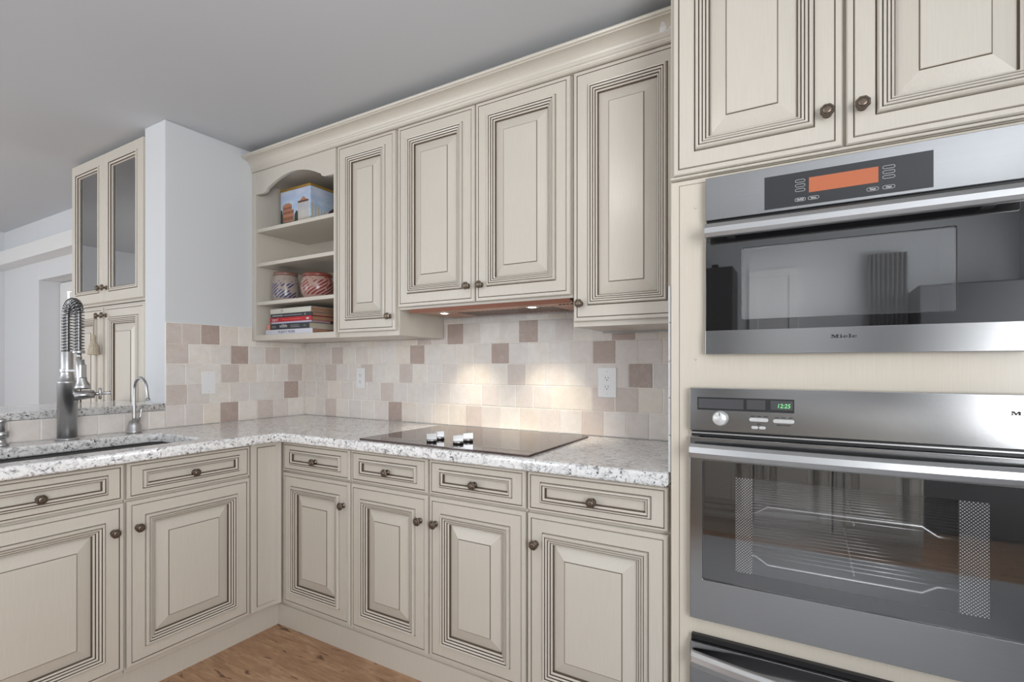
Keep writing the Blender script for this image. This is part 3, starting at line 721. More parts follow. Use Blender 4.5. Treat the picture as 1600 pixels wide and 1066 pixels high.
sl.build('vent_grille', M_BLACK, t)
for lx in (1.31, 1.78):
    lp = MB().lathe([(0.030, 1.4878), (0.030, 1.4862), (0.022, 1.4858)], (lx, -0.262 if lx > 1.5 else -0.250, 0), 2, 24).build('lamp_ring', M_CHROME, t)
    MB().lathe([(0.017, 1.4857), (0.016, 1.4850)], (lx, -0.262 if lx > 1.5 else -0.250, 0), 2, 20).build('lamp', M_HOT, lp)
for k in range(4):
    MB().lathe([(0.006, 1.4878), (0.006, 1.4858)], (1.920 + k * 0.017, -0.285, 0), 2, 12).build('button', M_PRINT, t)

# ------------------------------------------------------------------ things on the open shelves
def book(x0, x1, z0, z1, y, depth, cover, page, label, titles, rot=0.0, spine_band=None):
    t = thing('book', ((x0 + x1) / 2, y + depth / 2, z0), label, 'book', 'stacked cookbooks on the lowest open shelf')
    h = 0.0022
    mb = MB()
    mb.box(x0, x1, y, y + depth, z0, z0 + h).box(x0, x1, y, y + depth, z1 - h, z1).box(x0, x1, y, y + 0.004, z0 + h, z1 - h)
    mb.build('cover', cover, t, bevel=0.0006)
    MB().box(x0 + 0.003, x1 - 0.003, y + 0.0042, y + depth - 0.003, z0 + h + 0.0001, z1 - h - 0.0001).build('page_block', page, t)
    for (body, size, tx, mat, bold, sx, dz) in titles:
        text('lettering', body, size, (tx, y - 0.0003, z0 + (z1 - z0 - size * 0.70) / 2 + dz), mat, t, sx=sx, bold=bold, extrude=0.0002)
    if rot:
        t.rotation_euler = (0, 0, rot)
    return t
M_PAGE = plain('brown_page_edges', srgb(158, 122, 98), rough=0.8); M_PAGE2 = plain('cream_page_edges', srgb(190, 178, 160), rough=0.8)
BW = plain('book_white', srgb(206, 206, 216), rough=0.4); BK = plain('book_black', srgb(42, 44, 52), rough=0.4); BR = plain('book_red', srgb(178, 26, 40), rough=0.35)
BI = plain('book_ivory', srgb(202, 200, 188), rough=0.45); BL = plain('book_lavender', srgb(190, 186, 206), rough=0.4); BN = plain('navy_print', srgb(50, 52, 84), rough=0.5)
BGY = plain('grey_print', srgb(150, 150, 150), rough=0.5); BPI = plain('pink_print', srgb(214, 140, 120), rough=0.5)
zs = [1.4165, 1.4460, 1.4790, 1.4885, 1.5130, 1.5350, 1.5640]
Y0 = -0.322
def yb(k): return Y0 + k
book(0.070, 0.474, zs[0], zs[1], yb(0), 0.165, BW, M_PAGE, 'white cookbook with navy capitals at the bottom of the stack', [('PLENTY MORE', 0.0185, 0.185, BN, 0.0, 1.22, 0.0008), ('ottolenghi' if False else '- - - -', 0.008, 0.095, BN, 0, 1.6, 0.003)])
tb = book(0.080, 0.446, zs[1] + 0.0003, zs[2], yb(0), 0.195, BK, M_PAGE2, 'black cookbook with white lowercase script title, second from the bottom of the stack', [('edible', 0.027, 0.196, M_PRINTW, 0.0, 1.05, 0.004)])
MB().box(0.0795, 0.112, Y0 - 0.0006, Y0 + 0.002, zs[1] + 0.001, zs[2] - 0.001).build('spine_picture', BPI, tb)
mm = MB()
for (a, b_, zz) in ((0.125, 0.165, 0.011), (0.125, 0.165, 0.018), (0.292, 0.362, 0.019), (0.292, 0.372, 0.010), (0.402, 0.422, 0.014)):
    MB().box(a, b_, Y0 - 0.0005, Y0 + 0.001, zs[1] + zz, zs[1] + zz + 0.0028).build('spine_print', BGY, tb)
book(0.122, 0.464, zs[2] + 0.0003, zs[3], yb(0.002), 0.130, BL, M_PAGE, 'thin lavender-white book between the red one and the black script one', [])
tb = book(0.108, 0.468, zs[3] + 0.0003, zs[4], yb(0.001), 0.160, BR, M_PAGE, 'red cookbook with white script title in the middle of the stack', [('Jugos!', 0.022, 0.128, M_PRINTW, 0.0, 1.05, 0.003)])
M_ORP = plain('orange_print', srgb(226, 110, 80), rough=0.5)
MB().box(0.215, 0.375, Y0 + 0.0004, Y0 + 0.002, zs[3] + 0.011, zs[3] + 0.0135).build('spine_print', M_ORP, tb)
MB().box(0.425, 0.446, Y0 + 0.0004, Y0 + 0.002, zs[3] + 0.007, zs[3] + 0.016).build('publisher_mark', M_PRINTW, tb)
tb = book(0.116, 0.470, zs[4] + 0.0003, zs[5], yb(0.002), 0.165, BK, M_PAGE, 'dark cookbook with grey capitals, second from the top of the stack', [])
xx = 0.130
while xx < 0.215:
    wd = random.uniform(0.005, 0.009); MB().box(xx, xx + wd, Y0 + 0.0014, Y0 + 0.003, zs[4] + 0.007, zs[4] + 0.0155).build('spine_print', BGY, tb); xx += wd + 0.0022
MB().box(0.228, 0.385, Y0 + 0.0014, Y0 + 0.003, zs[4] + 0.0095, zs[4] + 0.0125).build('spine_print', BGY, tb)
MB().lathe([(0.006, 0), (0.006, 0.001)], (0.412, Y0 + 0.0014, zs[4] + 0.011), 1, 16).build('publisher_mark', BGY, tb)
tb = book(0.112, 0.462, zs[5] + 0.0003, zs[6], yb(0.0), 0.160, BI, M_PAGE, 'thick ivory cookbook lying on top of the stack', [])
mm = MB()
for a in (0.208, 0.216, 0.224): MB().box(a, a + 0.003, Y0 - 0.0006, Y0 + 0.001, zs[5] + 0.008, zs[5] + 0.023).build('spine_print', BGY, tb)

def mat_jar(name, deco, body):
    n = NT(name); v = n.coord((1, 1, 1))
    tc = n.node('ShaderNodeTexCoord'); sx = n.node('ShaderNodeSeparateXYZ'); n.link(tc.outputs['Object'], sx.inputs[0])
    # leaves fanning along an arched stem, painted on the front of the pot
    at_ = n.node('ShaderNodeMath', operation='ARCTAN2'); n.link(sx.outputs[0], at_.inputs[0])
    ng = n.node('ShaderNodeMath', operation='MULTIPLY'); n.link(sx.outputs[1], ng.inputs[0]); ng.inputs[1].default_value = -1; n.link(ng.outputs[0], at_.inputs[1])
    cb = n.node('ShaderNodeCombineXYZ'); n.link(at_.outputs[0], cb.inputs[0]); n.link(sx.outputs[2], cb.inputs[1])
    mp = n.node('ShaderNodeMapping'); n.link(cb.outputs[0], mp.inputs[0]); mp.inputs['Scale'].default_value = (1, 14, 1); mp.inputs['Rotation'].default_value = (0, 0, 0.9)
    wv = n.node('ShaderNodeTexWave', wave_type='BANDS', bands_direction='X'); n.link(mp.outputs[0], wv.inputs[0]); wv.inputs['Scale'].default_value = 1.5; wv.inputs['Distortion'].default_value = 1.2; wv.inputs['Detail'].default_value = 1
    lv = n.ramp(wv.outputs['Fac'], [(0.52, 0.0), (0.58, 1.0)])
    zr = n.node('ShaderNodeMapRange'); n.link(sx.outputs[2], zr.inputs[0]); zr.inputs[1].default_value = 0.0; zr.inputs[2].default_value = 0.16
    band = n.ramp(zr.outputs[0], [(0.10, 0.0), (0.13, 1.0), (0.60, 1.0), (0.66, 0.0)])
    blot = n.ramp(n.noise(v, 22, 2), [(0.42, 0.0), (0.47, 1.0)])
    col = n.mix(n.mix(1.0, n.mix(1.0, lv, band, 'MULTIPLY'), blot, 'MULTIPLY'), body, deco)
    vo = n.node('ShaderNodeTexVoronoi'); n.link(mp.outputs[0], vo.inputs[0]); vo.inputs['Scale'].default_value = 6
    dots = n.mix(1.0, n.ramp(vo.outputs['Distance'], [(0.22, 1.0), (0.28, 0.0)]), n.ramp(zr.outputs[0], [(0.62, 0.0), (0.65, 1.0), (0.78, 1.0), (0.80, 0.0)]), 'MULTIPLY')
    col = n.mix(dots, col, deco)
    n.set(col=col, rough=0.22, spec=0.5); return n.m
M_JB = mat_jar('blue_painted_stoneware', srgb(34, 48, 100), srgb(160, 146, 138))
M_JR = mat_jar('red_painted_stoneware', srgb(122, 34, 42), srgb(164, 136, 126))
M_JBR = plain('brown_glaze_rim', srgb(128, 96, 84), rough=0.25); M_JRR = plain('red_glaze_rim', srgb(122, 62, 54), rough=0.25)
def jar(x, y, z, prof, m1, m2, rimz, label):
    t = thing('stoneware_crock', (x, y, z), label, 'crock', 'painted stoneware crocks on the open shelf')
    MB().lathe(prof, (x, y, z), 2, 40).build('pot', m1, t, recalc=False)
    r, z0, z1 = rimz
    MB().lathe([(r - 0.004, z0), (r, z0 + 0.003), (r + 0.003, (z0 + z1) / 2), (r, z1), (r - 0.006, z1 + 0.002), (r - 0.010, z1 - 0.004), (r - 0.010, z0)], (x, y, z), 2, 40).build('rim', m2, t)
    return t
jar(0.168, -0.262, 1.6085, [(0.060, 0.001), (0.067, 0.006), (0.072, 0.035), (0.074, 0.075), (0.071, 0.115), (0.064, 0.140), (0.061, 0.152), (0.056, 0.150), (0.060, 0.12), (0.06, 0.01)], M_JB, M_JBR, (0.064, 0.146, 0.166), 'tall grey stoneware crock with blue leaf painting on the open shelf')
tj = jar(0.432, -0.255, 1.6085, [(0.060, 0.001), (0.069, 0.006), (0.084, 0.035), (0.089, 0.065), (0.084, 0.095), (0.076, 0.115), (0.073, 0.122), (0.069, 0.12), (0.072, 0.09), (0.06, 0.01)], M_JR, M_JRR, (0.078, 0.118, 0.137), 'squat stoneware crock with red leaf painting on the open shelf')
hp = [(0.432 + 0.080 + 0.028 * math.sin(PI * k / 10), -0.262, 1.6085 + 0.118 - 0.065 * k / 10) for k in range(11)]
MB().tube(hp, 0.0065, 10).build('handle', M_JRR, tj)

# decorated tin
t = thing('decorated_tin', (0.40, -0.17, 2.0265), 'square tin printed with ancient ruins under a blue sky on the top shelf', 'tin')
tx0, tx1, ty0, ty1, tz1 = 0.146, 0.406, -0.280, -0.055, 2.240
DX = -0.034; DY = -0.035
def mat_tin():
    n = NT('printed_tin_sky'); tc = n.node('ShaderNodeTexCoord'); sx = n.node('ShaderNodeSeparateXYZ'); n.link(tc.outputs['Object'], sx.inputs[0])
    zr = n.node('ShaderNodeMapRange'); n.link(sx.outputs[2], zr.inputs[0]); zr.inputs[2].default_value = 0.2
    sky = n.ramp(zr.outputs[0], [(0.0, srgb(50, 62, 44)), (0.14, srgb(72, 84, 58)), (0.24, srgb(190, 206, 222)), (0.55, srgb(160, 186, 216)), (1.0, srgb(178, 190, 214))])
    cl = n.ramp(n.noise(n.coord((1, 1, 3)), 9, 4), [(0.45, 0.0), (0.65, 0.6)])
    n.set(col=n.mix(cl, sky, srgb(206, 212, 226)), rough=0.3, metal=0.0); return n.m
MB().box(tx0, tx1, ty0, ty1, 2.0267, tz1).build('box', mat_tin(), t, bevel=0.003)
M_GOLD = plain('gold_lid_edge', srgb(190, 150, 70), metal=0.6, rough=0.3)
MB().box(tx0 - 0.003, tx1 + 0.003, ty0 - 0.003, ty1 + 0.003, tz1 + 0.0002, tz1 + 0.012).build('lid', M_GOLD, t, bevel=0.002)
M_RUIN = plain('terracotta_print', srgb(176, 120, 92), rough=0.5); M_RUIN2 = plain('dark_ruin_print', srgb(92, 60, 52), rough=0.5); M_TREE = plain('dark_tree_print', srgb(44, 54, 42), rough=0.5); M_COLP = plain('pale_column_print', srgb(196, 176, 150), rough=0.5)
yy = ty0 - 0.0008; zb = 2.028
mv = lambda mb: setattr(mb, 'M', Matrix.Translation((DX, 0, 0))) or mb
mw = lambda mb: setattr(mb, 'M', Matrix.Translation((0, DY, 0))) or mb
pr1 = mv(MB())
for (a, b_, z0, z1) in ((0.205, 0.300, 0.035, 0.070), (0.203, 0.298, 0.0701, 0.100), (0.201, 0.280, 0.1001, 0.130)):
    pr1.box(a, b_, yy, ty0 + 0.001, zb + z0, zb + z1)
pr1.extrude([(0.205, zb + 0.130), (0.276, zb + 0.130), (0.258, zb + 0.140), (0.222, zb + 0.140)], 1, yy, ty0 + 0.001)
pr1.build('ruin_print', M_RUIN, t)
for tier, (z0, z1) in enumerate(((0.042, 0.062), (0.079, 0.094), (0.106, 0.118))):
    for k in range(7 - (tier == 2)): mv(MB()).box(0.209 + k * 0.0127, 0.2155 + k * 0.0127, yy - 0.0004, ty0, zb + z0, zb + z1).build('arch_print', M_RUIN2, t)
mv(MB()).box(0.335, 0.425, yy - 0.0004, ty0, zb + 0.128, zb + 0.138).build('lintel_print', M_RUIN2, t)
for k in range(6): mv(MB()).box(0.338 + k * 0.0155, 0.345 + k * 0.0155, yy, ty0 + 0.001, zb + 0.02, zb + 0.128).build('column_print', M_COLP, t)
mv(MB()).extrude([(0.350, zb + 0.138), (0.412, zb + 0.138), (0.395, zb + 0.150), (0.381, zb + 0.160), (0.366, zb + 0.150)], 1, yy, ty0 + 0.001).build('gable_print', M_RUIN, t)
for k in range(5): mw(MB()).box(tx1 - 0.001, tx1 + 0.0008, -0.235 + k * 0.02, -0.227 + k * 0.02, zb + 0.02, zb + 0.12 - k * 0.008).build('column_print', M_COLP, t)
mv(MB()).extrude([(0.181, zb + 0.001), (0.205, zb + 0.001), (0.203, zb + 0.07), (0.196, zb + 0.105), (0.184, zb + 0.11)], 1, yy, ty0 + 0.001).build('tree_print', M_TREE, t)
mv(MB()).extrude([(0.300, zb + 0.001), (0.335, zb + 0.001), (0.334, zb + 0.08), (0.322, zb + 0.09), (0.306, zb + 0.07)], 1, yy, ty0 + 0.001).build('tree_print', M_TREE, t)
mv(MB()).box(0.2055, 0.2995, yy, ty0 + 0.001, zb + 0.0005, zb + 0.034).build('ground_print', M_TREE, t)
mw(MB()).extrude([(-0.14, zb + 0.001), (-0.03, zb + 0.001), (-0.03, zb + 0.05), (-0.06, zb + 0.075), (-0.10, zb + 0.085), (-0.13, zb + 0.07)], 0, tx1 - 0.001, tx1 + 0.0008).build('tree_print', M_TREE, t)
mw(MB()).extrude([(-0.135, zb + 0.07), (-0.05, zb + 0.06), (-0.06, zb + 0.105), (-0.09, zb + 0.12), (-0.115, zb + 0.10)], 0, tx1 - 0.0005, tx1 + 0.0012).build('dome_print', M_RUIN2, t)

# ------------------------------------------------------------------ tall oven cabinet
FT = -0.622; X0, X1 = 2.4365, 3.290; MT = BACK(-0.640)
t = thing('tall_oven_cabinet', (2.86, -0.32, 0), 'floor to ceiling cream cabinet that holds the built-in ovens', 'cabinet')
bd = MB()
bd.box(X0, X0 + 0.018, -0.6215, -0.014, 0.002, 2.46).box(X1 - 0.018, X1, -0.6215, -0.014, 0.002, 2.46).box(X0 + 0.018, X1 - 0.018, -0.03, -0.014, 0.002, 2.46)
bd.box(X0 + 0.018, X1 - 0.018, -0.6215, -0.03, 2.44, 2.46).box(X0 + 0.018, X1 - 0.018, -0.60, -0.03, 1.765, 1.782).box(X0 + 0.018, X1 - 0.018, -0.60, -0.03, 1.215, 1.235).box(X0 + 0.018, X1 - 0.018, -0.60, -0.03, 0.505, 0.525)
bd.build('body', M_PAINT, t)
slab('face_panel', rect(X0, X1, 0.002, 1.772), [rect(2.556, 3.164, 1.292, 1.738), rect(2.515, 3.245, 0.56, 1.160), rect(2.515, 3.245, 0.12, 0.475)], -0.6400, -0.6222, M_PAINT2, t, bevel=0.003, axis='y')
gr = MB().box(X0 + 0.0235, X0 + 0.0248, -0.6404, -0.6396, 0.01, 1.758).box(X0 + 0.0235, X1 - 0.02, -0.6404, -0.6396, 1.757, 1.7583)
gr.build('glaze_line', M_GLAZE, t)
MB().box(X0, X1, -0.640, -0.6222, 1.7735, 2.46).build('upper_frame', M_PAINT, t, bevel=0.001)
MB().box(X0 - 0.0, X1, -0.652, -0.6405, 1.7745, 1.782).build('rail_bead', M_PAINT, t, bevel=0.003)
for a, b_, ks in ((2.447, 2.853, 'r'), (2.861, 3.268, 'l')):
    dd = front('door', t, MT, a, b_, 1.783, 2.452, DOOR); knob(dd, MT, a + 0.032 if ks == 'l' else b_ - 0.032, 1.868)
for px, pz in ((2.505, 1.690), (2.505, 1.262)):
    MB(MT).lathe([(0.0045, 0), (0.0035, 0.0012)], (px, 0.0002, pz), 1, 12).build('hole_plug', M_PAINT2, t)

# steam oven
FO = -0.6412
t = thing('steam_oven', (2.86, -0.45, 1.274), 'upper stainless built-in oven with an orange display and wide bar handle', 'oven')
ox0, ox1 = 2.536, 3.186
cav = MB()
cav.box(2.560, 3.160, -0.62, -0.17, 1.300, 1.312).box(2.560, 3.160, -0.62, -0.17, 1.716, 1.728).box(2.560, 2.600, -0.62, -0.17, 1.312, 1.716).box(3.12, 3.160, -0.62, -0.17, 1.312, 1.716).box(2.60, 3.12, -0.182, -0.17, 1.312, 1.716)
cav.build('cavity', M_CAVLIGHT, t)
cp = MB().box(ox0, ox1, -0.668, FO, 1.640, 1.757).build('control_panel', M_STEEL, t, bevel=0.0015)
dg = MB().box(2.682, 3.026, -0.6692, -0.6682, 1.648, 1.732).build('display_glass', M_PANELB, cp)
MB().box(2.782, 2.924, -0.6700, -0.6693, 1.677, 1.714).build('lcd_screen', M_ORANGE, cp)
def pill(cx, cz, w, h, mat, name='touch_key', th=0.0008):
    pts = rect(cx - w / 2, cx + w / 2, cz - h / 2, cz + h / 2, h / 2.02, 5); inn = rect(cx - w / 2 + th, cx + w / 2 - th, cz - h / 2 + th, cz + h / 2 - th, (h / 2 - th) / 1.02, 5)
    mb = MB(); n = len(pts)
    mb.add([(x, -0.6695, z) for x, z in pts] + [(x, -0.6695, z) for x, z in inn], [(i, (i + 1) % n, n + (i + 1) % n, n + i) for i in range(n)])
    return mb.build(name, mat, cp, recalc=False)
for k in range(3):
    pill(2.763, 1.6865 + k * 0.0115, 0.022, 0.0075, M_PRINTW); pill(2.944, 1.6865 + k * 0.0115, 0.024, 0.0075, M_PRINTW)
for cx, s in ((2.763, 'On/Off'), (2.792, 'Menu'), (2.913, 'Timer'), (2.944, 'Clear')):
    pill(cx, 1.6625, 0.024, 0.0085, M_PRINTW)
    text('lettering', s, 0.0052, (cx, -0.6694, 1.6608), M_PRINTW, cp, align='CENTER', bold=0.0002)
# door: steel bottom strip, dark glass with a clear window
dr = slab('door', rect(ox0, ox1, 1.274, 1.634), [rect(2.628, 3.068, 1.366, 1.556, 0.004)], -0.662, FO, M_BLACKGLASS, t, bevel=0.001, axis='y')
dr['label'] = 'black glass drop-down door'
MB().box(2.6285, 3.0675, -0.6575, -0.6535, 1.3665, 1.5555).build('window_pane', M_OVENGLASS, dr)
MB().box(ox0, ox1, -0.668, -0.6625, 1.274, 1.338).build('steel_strip', M_STEEL, dr, bevel=0.001)
wordmark(2.829, 1.3108, 0.0081, -0.6682, dr)
hb = MB(); n = 24
hb.rings([[(x, y, z) for x, y, z in [(ox0 + 0.004 + (ox1 - ox0 - 0.008) * k / n, -0.704 + q[0], 1.603 + q[1]) for q in ((-0.008, -0.019), (0.007, -0.019), (0.007, 0.019), (-0.005, 0.019), (-0.013, 0.006), (-0.0135, -0.008))]] for k in range(n + 1)], 0, True, True, False)
hb.box(ox0 + 0.05, ox0 + 0.075, -0.697, -0.662, 1.592, 1.612).box(ox1 - 0.075, ox1 - 0.05, -0.697, -0.662, 1.592, 1.612)
hb.build('handle', M_HANDLE, dr, bevel=0.003, angle=50)
MB().box(ox0 + 0.002, ox1 - 0.002, -0.660, FO, 1.6345, 1.6395).build('shadow_gap', M_BLACK, t)

# lower oven
t = thing('built_in_oven', (2.87, -0.45, 0.541), 'lower wide stainless built-in oven with a green clock and a large window', 'oven')
ox0, ox1 = 2.495, 3.262
cav = MB()
cav.box(2.52, 3.24, -0.62, -0.12, 0.57, 0.60).box(2.52, 3.24, -0.62, -0.12, 1.02, 1.05).box(2.52, 2.56, -0.62, -0.12, 0.60, 1.02).box(3.20, 3.24, -0.62, -0.12, 0.60, 1.02).box(2.56, 3.20, -0.14, -0.12, 0.60, 1.02)
cav.build('cavity', M_CAVITY, t)
cp = MB().box(ox0, ox1, -0.668, FO, 1.0635, 1.181).build('control_panel', M_STEEL, t, bevel=0.0015)
MB().box(2.515, 2.750, -0.6690, -0.6681, 1.121, 1.156).build('display_glass', M_PANELB, cp)
MB().box(2.518, 2.632, -0.6694, -0.6691, 1.126, 1.152).box(2.640, 2.684, -0.6694, -0.6691, 1.127, 1.152).box(2.696, 2.747, -0.6694, -0.6691, 1.128, 1.152).build('display_window', M_LCD, cp)
text('clock_digits', '12:25', 0.0155, (2.7105, -0.6697, 1.1335), M_GREEN, cp, sx=0.9, bold=0.0001, shear=0.15)
kb = MB().lathe([(0.0205, 0.6682), (0.0205, 0.672), (0.0185, 0.674), (0.018, 0.688), (0.0165, 0.690)], (2.575, 0, 1.1), 1, 36)
kb.v = [Vector((v.x, -v.y, v.z)) for v in kb.v]; kb = kb.build('knob', M_BTN, cp)
MB().box(2.5742, 2.5758, -0.6905, -0.6898, 1.108, 1.116).build('knob_mark', M_PRINT, kb)
def rocker(x0, x1, z0, z1):
    slab('button', rect(x0, x1, z0, z1, (z1 - z0) * 0.45), [], -0.6718, -0.6682, M_BTN, cp, bevel=0.0012, axis='y')
rocker(2.646, 2.691, 1.0955, 1.1055); rocker(2.702, 2.750, 1.0945, 1.1045); rocker(2.651, 2.667, 1.076, 1.084); rocker(2.669, 2.685, 1.076, 1.084)
mm = MB()
for a, b_, z in ((2.650, 2.659, 1.1085), (2.664, 2.674, 1.1085), (2.679, 2.690, 1.1085), (2.706, 2.715, 1.1078), (2.721, 2.731, 1.1078), (2.738, 2.746, 1.1078), (2.664, 2.674, 1.0885), (2.710, 2.742, 1.0885)):
    mm.box(a, b_, -0.6686, -0.6681, z, z + 0.0017)
mm.build('button_print', M_PRINT, cp)
wordmark(3.155, 1.1365, 0.0086, -0.6682, cp)
MB().box(ox0 + 0.002, ox1 - 0.002, -0.655, FO, 1.047, 1.063).build('vent_gap', M_BLACK, t)
MB().box(ox0 + 0.002, ox1 - 0.002, -0.664, -0.6555, 1.0550, 1.0585).build('vent_blade', M_HANDLE, t)
dr = slab('door', rect(ox0, ox1, 0.541, 1.045), [rect(2.528, 3.229, 0.652, 0.982, 0.003)], -0.668, FO, M_STEEL, t, bevel=0.001, axis='y')
MB().box(2.5285, 3.2285, -0.6645, -0.6605, 0.6525, 0.9815).build('door_glass', M_OVENGLASS, dr)
MB().box(2.5285, 2.611, -0.6580, -0.6565, 0.6525, 0.9815).box(3.124, 3.2285, -0.6580, -0.6565, 0.6525, 0.9815).box(2.611, 3.124, -0.6580, -0.6565, 0.942, 0.9815).box(2.611, 3.124, -0.6580, -0.6565, 0.6525, 0.688).build('glass_border', M_BLACK, dr)
MB().box(2.6115, 2.652, -0.6578, -0.6568, 0.6885, 0.9415).box(3.072, 3.1235, -0.6578, -0.6568, 0.6885, 0.9415).build('dotted_screen', M_DOTS, dr)
hb = MB(); n = 28; rs = []
for k in range(n + 1):
    a = k / n; x = ox0 + 0.005 + (ox1 - ox0 - 0.01) * a; bow = 0.018 * (1 - (2 * a - 1) ** 2)
    rs.append([(x, -0.700 - bow + q[0], 1.014 + q[1]) for q in ((-0.009, -0.021), (0.007, -0.021), (0.007, 0.017), (-0.004, 0.017), (-0.012, 0.009), (-0.0145, -0.006))])
hb.rings(rs, 0, True, True, False)
hb.box(ox0 + 0.04, ox0 + 0.062, -0.697, -0.668, 1.002, 1.022).box(ox1 - 0.062, ox1 - 0.04, -0.697, -0.668, 1.002, 1.022)
hb.build('handle', M_HANDLE, dr, bevel=0.003, angle=50)
def rack(z, name, k=1):
    mb = MB(); r = 0.0032
    mb.tube([(2.565, -0.60, z - 0.004 * k), (2.655, -0.60, z - 0.004 * k), (2.685, -0.60, z + 0.016 * k), (3.015, -0.60, z + 0.016 * k), (3.045, -0.60, z - 0.004 * k), (3.195, -0.60, z - 0.004 * k)], 0.0042, 8)
    for k in range(13): mb.tube([(2.58, -0.58 + k * 0.033, z), (3.18, -0.58 + k * 0.033, z)], 0.0015, 6)
    for x in (2.58, 2.88, 3.18): mb.tube([(x, -0.60, z - 0.003), (x, -0.17, z - 0.003)], 0.0026, 6)
    return mb.build(name, M_CHROME, t)
rack(0.842, 'wire_rack'); rack(0.715, 'wire_rack', -1)

# warming drawer
t = thing('warming_drawer', (2.87, -0.45, 0.10), 'stainless warming drawer below the wide oven, cut off by the bottom picture edge', 'drawer')
MB().box(2.52, 3.24, -0.62, -0.12, 0.125, 0.47).build('drawer_box', M_CAVITY, t)
MB().box(ox0 + 0.002, ox1 - 0.002, -0.656, FO, 0.476, 0.490).build('shadow_gap', M_BLACK, t)
dr = MB().box(ox0, ox1, -0.668, FO, 0.105, 0.475).build('drawer_front', M_STEEL, t, bevel=0.0015)
hb = MB(); rs = []
for k in range(n + 1):
    a = k / n; x = ox0 + 0.005 + (ox1 - ox0 - 0.01) * a; bow = 0.045 * (1 - (2 * a - 1) ** 2)
    rs.append([(x, -0.682 - bow + q[0], 0.440 + q[1]) for q in ((-0.008, -0.026), (0.008, -0.026), (0.008, 0.018), (-0.004, 0.018), (-0.012, 0.008), (-0.0145, -0.006))])
hb.rings(rs, 0, True, True, False).build('handle', M_HANDLE, dr, bevel=0.003, angle=50)

# ------------------------------------------------------------------ dining side: glass cabinet
FG = -0.802; MG = BACK(FG)
t = thing('glass_door_cabinet', (-0.65, -0.62, 1.59), 'cream upper cabinet with two glass doors in the room beyond the pass-through', 'cabinet')
bd = MB(); gx0, gx1, gz0, gz1 = -1.088, -0.205, 1.588, 2.446
bd.box(gx0, gx0 + 0.018, FG, -0.442, gz0, gz1).box(gx1 - 0.018, gx1, FG, -0.442, gz0, gz1).box(gx0 + 0.018, gx1 - 0.018, FG, -0.442, gz0, gz0 + 0.02).box(gx0 + 0.018, gx1 - 0.018, FG, -0.442, gz1 - 0.02, gz1).box(gx0 + 0.018, gx1 - 0.018, -0.455, -0.442, gz0 + 0.02, gz1 - 0.02)
bd.build('body', M_PAINT, t, bevel=0.001)
GD = [(0.000, -0.019, 0), (0.0, -0.003, 0), (0.003, 0.0, 0), (0.054, 0.0, 0), (0.0545, -0.003, 1), (0.057, -0.002, 1), (0.058, 0.005, 0), (0.064, 0.006, 0), (0.0645, 0.002, 1), (0.067, 0.002, 1), (0.068, 0.003, 0), (0.075, 0.000, 0), (0.0755, -0.004, 1), (0.079, -0.005, 1), (0.082, -0.010, 0), (0.082, -0.019, 0)]
for a, b_, ks in ((gx0 + 0.003, -0.665, 'r'), (-0.661, gx1 - 0.018, 'l')):
    mb = MB(MG); rs = []; ms = []
    for ins, h, m in GD:
        tt = 0.0202 + h; rs.append([(a + ins, tt, 1.602 + ins), (b_ - ins, tt, 1.602 + ins), (b_ - ins, tt, 2.440 - ins), (a + ins, tt, 2.440 - ins)]); ms.append(m)
    rs.append(rs[0]); ms.append(0)
    mb.rings(rs, ms[1:] + [0], False, False)
    dd = mb.build('door', [M_PAINT, M_GLAZE], t)
    MB(MG).box(a + 0.0822, b_ - 0.0822, 0.006, 0.009, 1.602 + 0.0822, 2.440 - 0.0822).build('glass_pane', M_PANE, dd)
    knob(dd, MG, b_ - 0.028 if ks == 'r' else a + 0.028, 1.680)
for z in (1.86, 2.14):
    MB().box(gx0 + 0.0185, gx1 - 0.0185, -0.785, -0.4555, z, z + 0.008).build('glass_shelf', M_SHELFG, t)
# glassware
def glassware(name, x, y, z, prof, m, label, cat, grp):
    o = MB().lathe(prof, (x, y, z), 2, 20).build(name, m); return tag(o, label, cat, grp)
bot = [(0.034, 0.0), (0.035, 0.01), (0.035, 0.13), (0.028, 0.155), (0.013, 0.185), (0.012, 0.235), (0.014, 0.237), (0.014, 0.245)]
for k, (x, y) in enumerate(((-0.98, -0.62), (-0.90, -0.56), (-0.83, -0.64))):
    glassware('bottle', x, y, 1.6085, bot, M_BOTTLE, ['green bottle farthest left behind the left glass door', 'green bottle set back in the middle behind the left glass door', 'green bottle nearest the middle knobs behind the left glass door'][k], 'bottle', 'green bottles in the glass cabinet')
wg = [(0.03, 0.0), (0.031, 0.003), (0.005, 0.008), (0.004, 0.075), (0.02, 0.09), (0.036, 0.125), (0.036, 0.16), (0.030, 0.19)]
wl = {0: ('bottom board', 1.6085), 1: ('lower glass shelf', 1.8685), 2: ('upper glass shelf', 2.1485)}
for r in range(3):
    for k, x in enumerate((-0.55, -0.46, -0.37)):
        glassware('wine_glass', x, -0.60 - 0.05 * (k % 2), wl[r][1], wg, M_CLEAR, 'clear stemmed glass %s on the %s behind the right glass door' % (('on the left', 'in the middle', 'on the right')[k], wl[r][0]), 'glass', 'stemmed glasses in the glass cabinet')
# lower dining cabinet
t = thing('tall_base_cabinet', (-0.65, -0.62, 0), 'cream lower cabinet below the glass doors beyond the pass-through', 'cabinet')
MB().box(gx0, gx1, FG, -0.442, 0.0, 1.583).build('body', M_PAINT, t, bevel=0.001)
for a, b_, ks in ((gx0 + 0.003, -0.685, 'r'), (-0.661, gx1 - 0.004, 'l')):
    dd = front('door', t, MG, a, b_, 0.12, 1.572, DOOR); knob(dd, MG, b_ - 0.024 if ks == 'r' else a + 0.022, 1.525)
